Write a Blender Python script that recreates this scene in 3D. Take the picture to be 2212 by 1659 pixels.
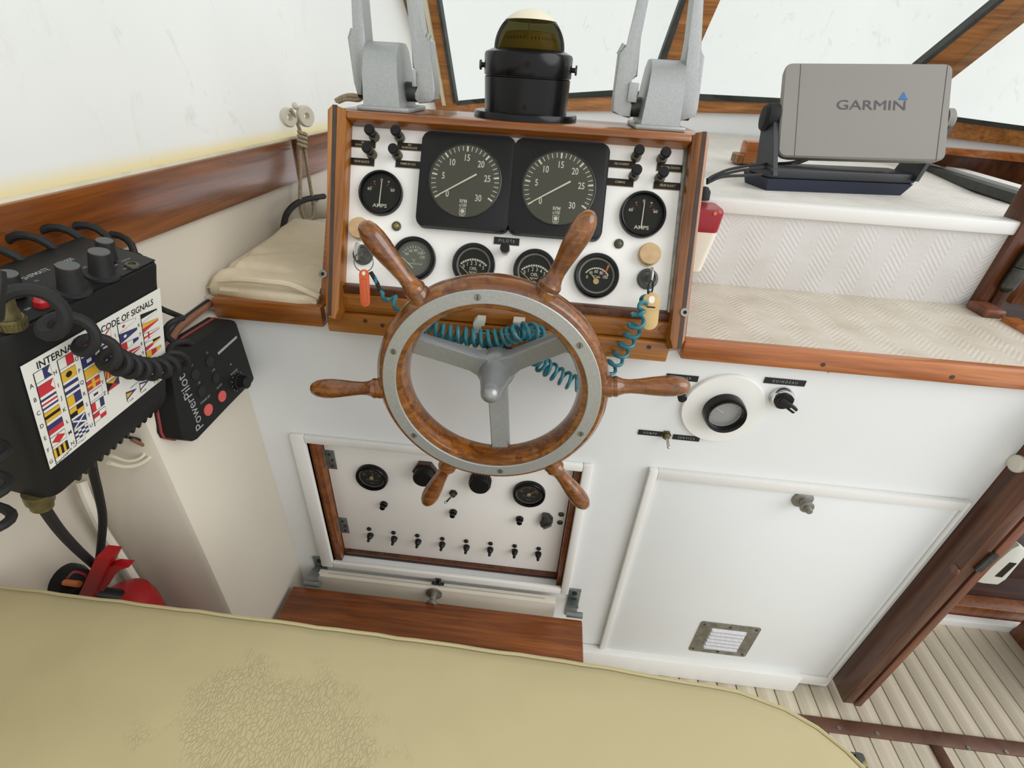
import bpy, bmesh, math, random
from mathutils import Vector, Matrix
random.seed(7)
for o in list(bpy.data.objects): bpy.data.objects.remove(o)
SC = bpy.context.scene
COL = SC.collection
V = Vector
# ------------------------------------------------------------------ camera (calibrated on the photograph, 2212 x 1659)
W, H, FPX = 2212, 1659, 1036.7
YAW, PIT, ROL = -0.0575921, 0.5710077, 0.0643803
CP = V((0, -0.6, 0))
_f = V((math.sin(YAW)*math.cos(PIT), math.cos(YAW)*math.cos(PIT), -math.sin(PIT)))
_r = V((math.cos(YAW), -math.sin(YAW), 0)); _u = _r.cross(_f)
_r2 = _r*math.cos(ROL) + _u*math.sin(ROL); _u2 = -_r*math.sin(ROL) + _u*math.cos(ROL)
cd = bpy.data.cameras.new('camera'); cam = bpy.data.objects.new('camera', cd); COL.objects.link(cam)
m = Matrix((_r2, _u2, -_f)).transposed().to_4x4(); m.translation = CP; cam.matrix_world = m
cd.sensor_width = 36; cd.lens = FPX*36/W; cd.clip_start = 0.01; cd.clip_end = 200
SC.camera = cam
# ------------------------------------------------------------------ light: overcast sky, soft sun, exposure
wd = bpy.data.worlds.new('world'); SC.world = wd; wd.use_nodes = True
bgn = wd.node_tree.nodes['Background']
bgn.inputs[0].default_value = (0.98, 0.988, 1.0, 1); bgn.inputs[1].default_value = 1.1
sd = bpy.data.lights.new('sun', 'SUN'); sd.energy = 1.7; sd.angle = math.radians(50); sd.color = (1, 1, 1)
sun = bpy.data.objects.new('sun', sd); COL.objects.link(sun)
sun.rotation_euler = V((-0.78, 0.33, -0.5)).to_track_quat('-Z', 'Y').to_euler()
SC.view_settings.view_transform = 'Standard'
try: SC.view_settings.look = 'None'
except Exception: pass
SC.view_settings.gamma = 1; SC.view_settings.use_curve_mapping = False
SC.view_settings.exposure = 0.0

# ------------------------------------------------------------------ pixel -> place helpers
def ray(x, y): return _f + _r2*((x-W/2)/FPX) - _u2*((y-H/2)/FPX)
def onY(x, y, Y=0.0): d = ray(x, y); return CP + d*((Y-CP.y)/d.y)
def onZ(x, y, Z): d = ray(x, y); return CP + d*((Z-CP.z)/d.z)
def onX(x, y, X): d = ray(x, y); return CP + d*((X-CP.x)/d.x)
def onP(x, y, p, n): d = ray(x, y); return CP + d*((V(p)-CP).dot(n)/d.dot(n))

# ------------------------------------------------------------------ materials
def lin(c):
    def f(v):
        v /= 255.0
        return v/12.92 if v <= .04045 else ((v+.055)/1.055)**2.4
    return (f(c[0]), f(c[1]), f(c[2]), 1)
MATS = {}
def newmat(name):
    mt = bpy.data.materials.new(name); mt.use_nodes = True; MATS[name] = mt
    nt = mt.node_tree; b = nt.nodes['Principled BSDF']
    return mt, nt, b
def coords(nt, scale=(1,1,1), rot=(0,0,0)):
    tc = nt.nodes.new('ShaderNodeTexCoord'); mp = nt.nodes.new('ShaderNodeMapping')
    mp.inputs['Scale'].default_value = scale; mp.inputs['Rotation'].default_value = rot
    nt.links.new(tc.outputs['Object'], mp.inputs[0]); return mp.outputs[0]
def noise(nt, vec, scale, detail=4, rough=.55, dist=0):
    n = nt.nodes.new('ShaderNodeTexNoise'); n.inputs['Scale'].default_value = scale
    n.inputs['Detail'].default_value = detail; n.inputs['Roughness'].default_value = rough
    n.inputs['Distortion'].default_value = dist
    nt.links.new(vec, n.inputs['Vector']); return n.outputs['Fac']
def ramp(nt, fac, stops):
    r = nt.nodes.new('ShaderNodeValToRGB'); e = r.color_ramp.elements
    while len(e) < len(stops): e.new(.5)
    for i, (p, c) in enumerate(stops):
        e[i].position = p; e[i].color = c if len(c) == 4 else lin(c)
    nt.links.new(fac, r.inputs[0]); return r.outputs[0]
def mixc(nt, fac, a, b, mode='MIX'):
    n = nt.nodes.new('ShaderNodeMixRGB'); n.blend_type = mode
    for i, v in ((0, fac), (1, a), (2, b)):
        if isinstance(v, (int, float)): n.inputs[i].default_value = v
        elif isinstance(v, tuple): n.inputs[i].default_value = v if len(v) == 4 else lin(v)
        else: nt.links.new(v, n.inputs[i])
    return n.outputs[0]
def bump(nt, b, height, strength, dist=.001):
    n = nt.nodes.new('ShaderNodeBump'); n.inputs['Strength'].default_value = strength
    n.inputs['Distance'].default_value = dist
    nt.links.new(height, n.inputs['Height']); nt.links.new(n.outputs[0], b.inputs['Normal'])
def plain(name, c, rough=.5, metal=0, coat=0, var=0, vs=30, bmp=0, bs=200, c2=None):
    mt, nt, b = newmat(name)
    if max(c) < 48: b.inputs['Specular IOR Level'].default_value = .28
    b.inputs['Base Color'].default_value = lin(c); b.inputs['Roughness'].default_value = rough
    b.inputs['Metallic'].default_value = metal; b.inputs['Coat Weight'].default_value = coat
    b.inputs['Coat Roughness'].default_value = .08
    if var or bmp or c2:
        vec = coords(nt)
        if var or c2:
            f = noise(nt, vec, vs, 5)
            d = c2 if c2 else tuple(max(0, v-var) for v in c)
            nt.links.new(ramp(nt, f, [(.32, d), (.62, c)]), b.inputs['Base Color'])
        if bmp: bump(nt, b, noise(nt, vec, bs, 3), bmp)
    return mt
def wood(name, dark, mid, light, axis=0, rough=.32, coat=.35, sc=1.0, mott=None):
    mt, nt, b = newmat(name)
    s = [26*sc, 26*sc, 26*sc]; s[axis] = 2.2*sc
    s2 = [190*sc]*3; s2[axis] = 6*sc
    f = noise(nt, coords(nt, tuple(s)), 1.0, 6, .6, 1.6)
    g = noise(nt, coords(nt, tuple(s2)), 1.0, 3, .6, .3)
    c = ramp(nt, f, [(.25, dark), (.5, mid), (.75, light)])
    c = mixc(nt, .42, c, ramp(nt, g, [(.3, tuple(int(v*.45) for v in dark)), (.62, (255, 255, 255))]), 'MULTIPLY')
    if mott:
        h = noise(nt, coords(nt, (1, 1, 1)), 75, 6, .7, .8)
        c = mixc(nt, ramp(nt, h, [(.34, (40, 40, 40)), (.52, (255, 255, 255))]), mott, c)
    nt.links.new(c, b.inputs['Base Color'])
    b.inputs['Roughness'].default_value = rough; b.inputs['Coat Weight'].default_value = coat
    b.inputs['Coat Roughness'].default_value = .12
    bump(nt, b, g, .12, .0006)
    return mt
def whitepaint(name, c=(233, 236, 236), c2=(227, 229, 227), rough=.42, spots=True, bs=.06):
    mt, nt, b = newmat(name); vec = coords(nt)
    f = noise(nt, vec, 3, 6, .6)
    col = ramp(nt, f, [(.2, c2), (.8, c)])
    if spots:
        n = nt.nodes.new('ShaderNodeTexVoronoi'); n.inputs['Scale'].default_value = 17; nt.links.new(vec, n.inputs['Vector'])
        k = ramp(nt, n.outputs['Distance'], [(.012, (255, 255, 255)), (.03, (0, 0, 0))])
        k2 = ramp(nt, noise(nt, vec, 9, 2), [(.60, (0, 0, 0)), (.66, (255, 255, 255))])
        col = mixc(nt, mixc(nt, 1.0, k, k2, 'MULTIPLY'), col, (128, 108, 88))
    nt.links.new(col, b.inputs['Base Color']); b.inputs['Roughness'].default_value = rough
    bump(nt, b, noise(nt, vec, 90, 4), bs, .002)
    return mt
whitepaint('white_paint'); whitepaint('white_panel', (249, 248, 243), (243, 241, 234), .38, True, .02)
whitepaint('white_frame', (234, 235, 232), (224, 222, 215), .45, True, .12)
whitepaint('white_worn', (224, 218, 206), (196, 186, 168), .5, True, .15)
whitepaint('wall_cream', (210, 203, 188), (201, 193, 177), .5, True, .05)
wood('console_wood', (92, 48, 12), (152, 88, 28), (184, 118, 48), 0)
wood('console_wood_v', (98, 52, 14), (162, 100, 34), (198, 136, 60), 1)
wood('batten_wood', (112, 64, 18), (166, 104, 34), (192, 128, 52), 0)
wood('trim_wood', (134, 72, 30), (180, 104, 48), (206, 134, 72), 0)
wood('mahogany_board', (80, 38, 10), (124, 66, 20), (152, 88, 34), 1, .25, .4)
wood('shelf_wood', (72, 34, 10), (130, 68, 22), (160, 94, 38), 0, .4, .1, 1.1)
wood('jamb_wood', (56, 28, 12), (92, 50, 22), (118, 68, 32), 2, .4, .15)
wood('jamb_edge_wood', (92, 52, 34), (120, 70, 46), (142, 88, 60), 2, .4, .15)
wood('wheel_wood', (88, 46, 14), (136, 80, 25), (172, 110, 42), 0, .2, .6, 1.3, (82, 42, 13))
wood('post_wood', (122, 72, 30), (172, 112, 54), (198, 138, 76), 0, .4, .2)
wood('olive_wood', (88, 70, 38), (116, 94, 54), (136, 112, 70), 2, .5, .1)
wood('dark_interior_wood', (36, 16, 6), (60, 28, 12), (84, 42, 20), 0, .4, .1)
wood('door_wood', (96, 50, 18), (132, 74, 30), (152, 92, 42), 2, .35, .2)
plain('stripe_dark', (62, 44, 34), .4, coat=.2, var=14, vs=40)
def hammered(name, c, rough):
    mt, nt, b = newmat(name); vec = coords(nt)
    b.inputs['Metallic'].default_value = .55; b.inputs['Roughness'].default_value = rough
    f = noise(nt, vec, 420, 3, .6)
    nt.links.new(ramp(nt, f, [(.3, tuple(int(v*.93) for v in c)), (.7, c)]), b.inputs['Base Color'])
    bump(nt, b, noise(nt, vec, 520, 2), .25, .0005)
hammered('cast_metal', (180, 183, 182), .42); hammered('hub_metal', (152, 155, 155), .34)
plain('galvanised', (142, 148, 146), .45, .7, var=25, vs=60)
plain('steel', (188, 186, 178), .3, .9); plain('dull_steel', (150, 148, 138), .4, .8, var=30, vs=80)
plain('chrome', (205, 205, 202), .12, 1); plain('dark_steel', (86, 88, 84), .38, .8, var=18, vs=90)
plain('brass', (150, 132, 80), .35, .8, var=30, vs=90); plain('old_brass', (120, 112, 78), .45, .7, var=35, vs=70)
plain('black_plastic', (20, 20, 20), .42); plain('black_matte', (22, 23, 23), .6, bmp=.05)
plain('black_gloss', (12, 12, 13), .22); plain('black_rubber', (34, 34, 34), .62)
plain('tach_face', (44, 44, 42), .5); plain('dial_grey', (82, 82, 74), .5); plain('dial_black', (34, 34, 34), .45)
plain('dial_pale', (116, 118, 112), .45); plain('dial_soft', (56, 58, 60), .45); plain('dial_ring', (150, 150, 142), .4); plain('dial_silver', (186, 188, 198), .3, .2)
plain('print_white', (226, 224, 214), .6); plain('print_grey', (150, 152, 150), .6); plain('print_red', (150, 60, 60), .6)
plain('print_black', (28, 26, 26), .6); plain('needle_white', (232, 228, 214), .5); plain('needle_tan', (204, 176, 120), .5)
plain('needle_orange', (214, 120, 62), .5); plain('print_gold', (196, 178, 132), .5)
plain('knob_grey', (80, 82, 80), .5); plain('charcoal', (34, 34, 34), .55, bmp=.08, bs=300)
plain('collar_olive', (92, 90, 74), .4, .5, var=20, vs=120)
plain('plate_black', (36, 30, 26), .45); plain('tape_black', (34, 35, 37), .4)
plain('plate_edge', (176, 160, 138), .6)
plain('beige_button', (198, 168, 124), .5, c2=(178, 148, 106), vs=50); plain('cream_plastic', (232, 226, 210), .4); plain('flange_white', (236, 236, 230), .4)
plain('teal_plastic', (44, 120, 132), .35, c2=(36, 104, 116), vs=20)
plain('orange_plastic', (206, 92, 40), .35); plain('tag_beige', (198, 168, 112), .5, c2=(184, 152, 98), vs=40)
plain('vinyl_red', (160, 20, 26), .35); plain('red_button', (196, 84, 78), .5); plain('crimson', (150, 16, 34), .3)
plain('garmin_grey', (138, 135, 128), .5, bmp=.03, bs=600); plain('garmin_text', (78, 76, 76), .5); plain('garmin_blue', (44, 104, 164), .5)
plain('navy_base', (26, 34, 54), .6, bmp=.2, bs=120); plain('bracket_black', (44, 46, 50), .5)
plain('pvc_white', (222, 216, 202), .45, var=14, vs=20); plain('wire_brown', (128, 84, 64), .5); plain('wire_cream', (206, 198, 176), .5)
plain('rope_tan', (168, 154, 128), .85, bmp=.5, bs=500, var=25, vs=220); plain('pulley_cream', (206, 200, 182), .4)
plain('cream_strip', (206, 200, 176), .5, var=12, vs=40); plain('gasket', (58, 60, 56), .6, var=20, vs=30)
plain('sticker_white', (226, 226, 218), .4, var=8, vs=15); plain('flag_red', (190, 40, 52), .5); plain('flag_blue', (44, 46, 96), .5)
plain('flag_yellow', (216, 170, 42), .5); plain('lens_green', (70, 84, 66), .3); plain('lens_brass', (140, 130, 70), .25, .4)
plain('caulk', (40, 34, 30), .7); plain('floor_strip', (104, 72, 54), .45, .2, var=24, vs=20); plain('dark_cavity', (34, 20, 12), .8)
plain('yellow_card', (220, 194, 120), .6); plain('compass_cap', (232, 224, 196), .4); plain('white_metal', (206, 206, 196), .4, .2)
plain('louvre_pale', (206, 206, 208), .4, .2, var=16, vs=200)

def planks_mat():
    mt, nt, b = newmat('teak_deck')
    oi = nt.nodes.new('ShaderNodeObjectInfo')
    f = noise(nt, coords(nt, (60, 3, 30)), 1, 6, .6, .4)
    c = ramp(nt, f, [(.3, (186, 174, 150)), (.55, (204, 194, 172)), (.75, (212, 204, 184))])
    d = noise(nt, coords(nt), 22, 5, .65)
    c = mixc(nt, ramp(nt, d, [(.62, (0, 0, 0)), (.78, (140, 140, 140))]), c, (150, 136, 110))
    hs = nt.nodes.new('ShaderNodeHueSaturation'); mr = nt.nodes.new('ShaderNodeMapRange')
    mr.inputs['To Min'].default_value = .93; mr.inputs['To Max'].default_value = 1.03
    nt.links.new(oi.outputs['Random'], mr.inputs[0]); nt.links.new(mr.outputs[0], hs.inputs['Value'])
    nt.links.new(c, hs.inputs['Color']); nt.links.new(hs.outputs[0], b.inputs['Base Color'])
    b.inputs['Roughness'].default_value = .7; bump(nt, b, f, .15, .001)
planks_mat()
def nonskid(name, c, c2, flat):
    # moulded herringbone non-skid: two families of slanted ribs in alternating bands
    mt, nt, b = newmat(name); tc = nt.nodes.new('ShaderNodeTexCoord'); sx = nt.nodes.new('ShaderNodeSeparateXYZ')
    nt.links.new(tc.outputs['Object'], sx.inputs[0])
    def mth(op, a, bb=None):
        n = nt.nodes.new('ShaderNodeMath'); n.operation = op
        for i, v in enumerate((a, bb)):
            if v is None: continue
            if isinstance(v, (int, float)): n.inputs[i].default_value = v
            else: nt.links.new(v, n.inputs[i])
        return n.outputs[0]
    X = sx.outputs[0]; Yc = sx.outputs[1] if flat else sx.outputs[2]
    tri = mth('PINGPONG', X, .029)
    s = mth('SINE', mth('MULTIPLY', mth('SUBTRACT', Yc, mth('MULTIPLY', tri, 1.0)), 2*math.pi/.0086))
    s = mth('ADD', mth('MULTIPLY', s, .5), mth('MULTIPLY', noise(nt, coords(nt), 160, 3), 1.3))
    f = noise(nt, coords(nt), 14, 6, .65)
    nt.links.new(ramp(nt, f, [(.3, c2), (.58, c)]), b.inputs['Base Color']); b.inputs['Roughness'].default_value = .5
    bump(nt, b, s, .30, .0013)
nonskid('nonskid_wall', (216, 214, 211), (208, 205, 200), False)
nonskid('nonskid_counter', (206, 198, 184), (188, 177, 158), True)
nonskid('nonskid_deck', (224, 221, 213), (210, 205, 193), True)
def vinyl():
    mt, nt, b = newmat('vinyl_cushion'); vec = coords(nt)
    f = noise(nt, vec, 2.6, 4, .6)
    c = ramp(nt, f, [(.32, (172, 160, 120)), (.6, (190, 178, 136))])
    # fine crackled creases worn into the middle of the cushion
    wv = nt.nodes.new('ShaderNodeTexVoronoi'); wv.feature = 'DISTANCE_TO_EDGE'; wv.inputs['Scale'].default_value = 1
    wp = nt.nodes.new('ShaderNodeVectorMath'); wp.operation = 'ADD'
    nn = nt.nodes.new('ShaderNodeTexNoise'); nn.inputs['Scale'].default_value = 30; nn.inputs['Detail'].default_value = 4
    nt.links.new(vec, nn.inputs['Vector'])
    sc = nt.nodes.new('ShaderNodeVectorMath'); sc.operation = 'SCALE'; sc.inputs['Scale'].default_value = 5; nt.links.new(nn.outputs['Color'], sc.inputs[0])
    nt.links.new(coords(nt, (330, 150, 150), (0, 0, -.25)), wp.inputs[0]); nt.links.new(sc.outputs[0], wp.inputs[1]); nt.links.new(wp.outputs[0], wv.inputs['Vector'])
    rid = ramp(nt, wv.outputs['Distance'], [(.0, (110, 110, 110)), (.16, (255, 255, 255))])
    tc = nt.nodes.new('ShaderNodeTexCoord'); mp = nt.nodes.new('ShaderNodeMapping'); mp.vector_type = 'TEXTURE'
    mp.inputs['Location'].default_value = (-.20, .27, .09); mp.inputs['Scale'].default_value = (.22, .13, .3)
    nt.links.new(tc.outputs['Object'], mp.inputs[0])
    ln = nt.nodes.new('ShaderNodeVectorMath'); ln.operation = 'LENGTH'; nt.links.new(mp.outputs[0], ln.inputs[0])
    ad = nt.nodes.new('ShaderNodeMath'); ad.operation = 'ADD'; nt.links.new(ln.outputs['Value'], ad.inputs[0]); nt.links.new(noise(nt, vec, 22, 4), ad.inputs[1])
    mask = ramp(nt, ad.outputs[0], [(.85, (255, 255, 255)), (1.35, (0, 0, 0))])
    k = mixc(nt, mask, (255, 255, 255), rid)
    c = mixc(nt, .22, c, k, 'MULTIPLY')
    nt.links.new(c, b.inputs['Base Color']); b.inputs['Roughness'].default_value = .5
    h = mixc(nt, .5, k, noise(nt, vec, 14, 3))
    bump(nt, b, h, .35, .002)
vinyl()
def canvas():
    mt, nt, b = newmat('canvas_beige'); vec = coords(nt)
    f = noise(nt, vec, 12, 6, .65)
    nt.links.new(ramp(nt, f, [(.3, (196, 182, 152)), (.6, (212, 199, 172))]), b.inputs['Base Color'])
    b.inputs['Roughness'].default_value = .85; bump(nt, b, noise(nt, vec, 30, 5), .5, .004)
canvas()
def sheet(name, c, stain, yellow=False, sc=1.0, transl=.75):
    # thin translucent plastic / cover cloth with mildew streaks
    mt, nt, b = newmat(name); nt.nodes.remove(b); out = nt.nodes['Material Output']
    vec = coords(nt, (1, 1, .45)); f = noise(nt, vec, 26*sc, 8, .72, .8); g = noise(nt, vec, 3*sc, 3)
    k = mixc(nt, 1.0, ramp(nt, f, [(.58, (0, 0, 0)), (.76, (170, 170, 170))]), ramp(nt, g, [(.38, (0, 0, 0)), (.60, (255, 255, 255))]), 'MULTIPLY')
    col = mixc(nt, k, ramp(nt, noise(nt, vec, 2.2, 4), [(.3, tuple(v-7 for v in c)), (.65, c)]), stain)
    if yellow:
        tc = nt.nodes.new('ShaderNodeTexCoord'); sx = nt.nodes.new('ShaderNodeSeparateXYZ'); nt.links.new(tc.outputs['Object'], sx.inputs[0])
        mr = nt.nodes.new('ShaderNodeMapRange'); mr.inputs['From Min'].default_value = -.118; mr.inputs['From Max'].default_value = -.095
        mr.inputs['To Min'].default_value = 1; mr.inputs['To Max'].default_value = 0; nt.links.new(sx.outputs[2], mr.inputs[0])
        col = mixc(nt, mr.outputs[0], col, (246, 226, 150))
    d = nt.nodes.new('ShaderNodeBsdfDiffuse'); t = nt.nodes.new('ShaderNodeBsdfTranslucent'); mx = nt.nodes.new('ShaderNodeMixShader')
    mx.inputs[0].default_value = transl
    nt.links.new(col, d.inputs[0]); nt.links.new(col, t.inputs[0]); nt.links.new(d.outputs[0], mx.inputs[1]); nt.links.new(t.outputs[0], mx.inputs[2])
    nt.links.new(mx.outputs[0], out.inputs[0])
sheet('curtain_vinyl', (240, 242, 238), (168, 168, 158), True, .8); sheet('cover_cloth', (248, 248, 247), (120, 122, 120), False, 1.3)
def glass(name, tint, ior=1.25, rough=.02):
    mt, nt, b = newmat(name); nt.nodes.remove(b); out = nt.nodes['Material Output']
    t = nt.nodes.new('ShaderNodeBsdfTransparent'); t.inputs[0].default_value = lin(tint)
    g = nt.nodes.new('ShaderNodeBsdfGlossy'); g.inputs['Roughness'].default_value = rough
    fr = nt.nodes.new('ShaderNodeFresnel'); fr.inputs[0].default_value = ior
    mx = nt.nodes.new('ShaderNodeMixShader')
    nt.links.new(fr.outputs[0], mx.inputs[0]); nt.links.new(t.outputs[0], mx.inputs[1]); nt.links.new(g.outputs[0], mx.inputs[2])
    nt.links.new(mx.outputs[0], out.inputs[0])
glass('pane_glass', (250, 252, 250)); glass('gauge_glass', (246, 246, 243), 1.12); glass('amber_glass', (140, 136, 106), 1.1); glass('acrylic', (235, 238, 240))

# ------------------------------------------------------------------ mesh building
class MB:
    def __init__(s): s.bm = bmesh.new(); s.mats = []; s.M = None
    def mi(s, mat):
        if mat not in s.mats: s.mats.append(mat)
        return s.mats.index(mat)
    def v(s, p):
        p = V(p)
        if s.M is not None: p = s.M @ p
        return s.bm.verts.new(p)
    def face(s, vs, k):
        try: f = s.bm.faces.new(vs); f.material_index = k; f.smooth = True; return f
        except ValueError: return None
    def poly(s, pts, mat): s.face([s.v(p) for p in pts], s.mi(mat)); return s
    def box(s, x0, x1, y0, y1, z0, z1, mat, bev=0):
        k = s.mi(mat)
        x0, x1 = sorted((x0, x1)); y0, y1 = sorted((y0, y1)); z0, z1 = sorted((z0, z1))
        vs = [s.v((x, y, z)) for z in (z0, z1) for y in (y0, y1) for x in (x0, x1)]
        fs = [s.face([vs[i] for i in q], k) for q in ((0,2,3,1),(4,5,7,6),(0,1,5,4),(2,6,7,3),(0,4,6,2),(1,3,7,5))]
        if bev:
            es = {e for f in fs for e in f.edges}
            bmesh.ops.bevel(s.bm, geom=list(es), offset=bev, segments=2, profile=.5, affect='EDGES', clamp_overlap=True)
        return s
    def prism(s, pts, z0, z1, mat, bev=0, side=None):
        k = s.mi(mat); ks = s.mi(side) if side else k; n = len(pts)
        a = sum(pts[i][0]*pts[(i+1) % n][1]-pts[(i+1) % n][0]*pts[i][1] for i in range(n))
        if a < 0: pts = pts[::-1]
        lo = [s.v((p[0], p[1], z0)) for p in pts]; hi = [s.v((p[0], p[1], z1)) for p in pts]
        fs = [s.face(hi, k), s.face(lo[::-1], k)]
        for i in range(n): fs.append(s.face([lo[i], lo[(i+1) % n], hi[(i+1) % n], hi[i]], ks))
        if bev:
            top = [e for e in fs[0].edges]
            bmesh.ops.bevel(s.bm, geom=top, offset=bev, segments=2, profile=.5, affect='EDGES', clamp_overlap=True)
        return s
    def loft(s, rings, mat, caps=True, closed=True):
        k = s.mi(mat); R = [[s.v(p) for p in r] for r in rings]; n = len(R[0])
        for a, b in zip(R, R[1:]):
            for i in range(n if closed else n-1): s.face([a[i], a[(i+1) % n], b[(i+1) % n], b[i]], k)
        if caps: s.face(R[0][::-1], k); s.face(R[-1], k)
        return s
    def lathe(s, prof, mat, n=40, c=(0, 0), caps=True, closed=False):
        rings = []
        for r, z in prof:
            rings.append([(c[0]+max(r, 1e-5)*math.cos(2*math.pi*i/n), c[1]+max(r, 1e-5)*math.sin(2*math.pi*i/n), z) for i in range(n)])
        if closed: rings.append(rings[0])
        s.loft(rings, mat, caps and not closed)
        if closed: bmesh.ops.remove_doubles(s.bm, verts=s.bm.verts, dist=1e-7)
        return s
    def cyl(s, cx, cy, z0, z1, r, mat, n=24, r2=None): return s.lathe([(r, z0), (r if r2 is None else r2, z1)], mat, n, (cx, cy))
    def ball(s, c, r, mat, n=16, m=10, sz=1.0):
        rings = [[(c[0]+r*math.sin(math.pi*j/m)*math.cos(2*math.pi*i/n) if 0 < j < m else c[0]+1e-5*math.cos(2*math.pi*i/n),
                   c[1]+r*math.sin(math.pi*j/m)*math.sin(2*math.pi*i/n) if 0 < j < m else c[1]+1e-5*math.sin(2*math.pi*i/n),
                   c[2]-r*sz*math.cos(math.pi*j/m)) for i in range(n)] for j in range(m+1)]
        return s.loft(rings, mat)
    def tube(s, pts, r, mat, n=8, caps=True):
        pts = [V(p) for p in pts]; rings = []; up = None
        for i, p in enumerate(pts):
            t = (pts[min(i+1, len(pts)-1)]-pts[max(i-1, 0)])
            if t.length < 1e-9: t = V((0, 0, 1))
            t.normalize()
            if up is None:
                up = t.orthogonal().normalized()
            else:
                up = (up-t*up.dot(t))
                up = up.normalized() if up.length > 1e-6 else t.orthogonal().normalized()
            w = t.cross(up); rr = r[i] if isinstance(r, (list, tuple)) else r
            rings.append([p+(up*math.cos(2*math.pi*j/n)+w*math.sin(2*math.pi*j/n))*rr for j in range(n)])
        return s.loft(rings, mat, caps)
    def mesh(s, data, mat, M=None):
        k = s.mi(mat); vs, fs = data; M = M or Matrix()
        vv = [s.v(M @ V(p)) for p in vs]
        for f in fs: s.face([vv[i] for i in f], k)
        return s
    def text(s, body, size, mat, x=0, y=0, z=0, rot=0, off=0.0, sx=1.0, align='CENTER'):
        return s.mesh(textmesh(body, off, align), mat, Matrix.Translation((x, y, z)) @ Matrix.Rotation(rot, 4, 'Z') @ Matrix.Diagonal((size*sx, size, size, 1)))
    def build(s, name, parent=None, M=None, sharp=35):
        bmesh.ops.recalc_face_normals(s.bm, faces=s.bm.faces)
        me = bpy.data.meshes.new(name); s.bm.to_mesh(me); s.bm.free()
        for k in s.mats: me.materials.append(MATS[k])
        me.set_sharp_from_angle(angle=math.radians(sharp))
        o = bpy.data.objects.new(name, me); COL.objects.link(o)
        if parent is not None: o.parent = parent
        if M is not None: o.matrix_local = M if parent is not None else M; 
        return o
_tc = {}
def textmesh(body, off=0.0, align='CENTER'):
    key = (body, off, align)
    if key in _tc: return _tc[key]
    cu = bpy.data.curves.new('t', 'FONT'); cu.body = body; cu.size = 1; cu.align_x = align; cu.align_y = 'CENTER'; cu.offset = off
    cu.resolution_u = 3; cu.fill_mode = 'FRONT' if hasattr(cu, 'fill_mode') else cu.fill_mode
    ob = bpy.data.objects.new('t', cu); COL.objects.link(ob); bpy.context.view_layer.update()
    me = bpy.data.meshes.new_from_object(ob.evaluated_get(bpy.context.evaluated_depsgraph_get()))
    r = ([tuple(v.co) for v in me.vertices], [tuple(p.vertices) for p in me.polygons])
    bpy.data.objects.remove(ob); bpy.data.curves.remove(cu); bpy.data.meshes.remove(me)
    _tc[key] = r; return r
def tag(o, label=None, cat=None, group=None, kind=None):
    if label: o['label'] = label
    if cat: o['category'] = cat
    if group: o['group'] = group
    if kind: o['kind'] = kind
    return o
def thing(name, label, cat, M=None, group=None):
    o = bpy.data.objects.new(name, None); COL.objects.link(o); o.empty_display_size = .02
    if M is not None: o.matrix_world = M
    return tag(o, label, cat, group)
def struct(name, mb, parent=None, label=None):
    o = mb.build(name, parent)
    if parent is None: tag(o, label, None, None, 'structure')
    return o
def solo(name, label, cat, mb, M=None, group=None): return tag(mb.build(name, None, M), label, cat, group)
def dup(root, M, label=None, group=None):
    def cp(o, par):
        c = o.copy(); COL.objects.link(c); c.parent = par
        for ch in o.children: cp(ch, c)
        return c
    kids = list(root.children)
    r = root.copy(); COL.objects.link(r); r.matrix_world = M
    for k in kids: cp(k, r)
    if label: r['label'] = label
    if group: r['group'] = group
    return r
def fr(o, x, y, z):
    M = Matrix((V(x).normalized(), V(y).normalized(), V(z).normalized())).transposed().to_4x4(); M.translation = V(o); return M
def smooth(pts, n=8):
    pts = [V(p) for p in pts]; P = [pts[0]*2-pts[1]]+pts+[pts[-1]*2-pts[-2]]; out = []
    for i in range(1, len(P)-2):
        a, b, c, d = P[i-1], P[i], P[i+1], P[i+2]
        for j in range(n):
            t = j/n
            out.append(.5*((2*b)+(c-a)*t+(2*a-5*b+4*c-d)*t*t+(3*b-a-3*c+d)*t**3))
    out.append(pts[-1]); return out
def coilpts(ctr, radius, pitch, seg=14, ph=0.0):
    # helix round a smooth centre line; radius / pitch are functions of the fraction along it
    c = smooth(ctr, 40); L = [0]
    for a, b in zip(c, c[1:]): L.append(L[-1]+(b-a).length)
    tot = L[-1]; out = []; s = 0; up = None; i = 0; ang = ph
    while s < tot:
        while i < len(L)-2 and L[i+1] < s: i += 1
        t = (s-L[i])/max(L[i+1]-L[i], 1e-9); p = c[i].lerp(c[i+1], t); tg = (c[min(i+2, len(c)-1)]-c[max(i-1, 0)]).normalized()
        up = tg.orthogonal().normalized() if up is None else (up-tg*up.dot(tg)).normalized()
        w = tg.cross(up); fq = s/tot; r = radius(fq)
        out.append(p+(up*math.cos(ang)+w*math.sin(ang))*r)
        ang += 2*math.pi/seg; s += pitch(fq)/seg
    return out
def rrect(w, h, r, n=5, cx=0, cy=0):
    o = []
    for sx, sy, a0 in ((1, 1, 0), (-1, 1, 90), (-1, -1, 180), (1, -1, 270)):
        for i in range(n+1):
            a = math.radians(a0+90*i/n); o.append((cx+sx*(w/2-r)+r*math.cos(a), cy+sy*(h/2-r)+r*math.sin(a)))
    return o
XA, YA, ZA = V((1, 0, 0)), V((0, 1, 0)), V((0, 0, 1))
def FB(px, py, Y=0.0): return fr(onY(px, py, Y), XA, ZA, -YA)          # frame on the bulkhead: x right, y up, z towards the cockpit
TAU = 0.5295; PE = V((0, math.sin(TAU), math.cos(TAU))); PN = V((0, -math.cos(TAU), math.sin(TAU))); PO = V((0, -.0406, -.31))
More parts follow.
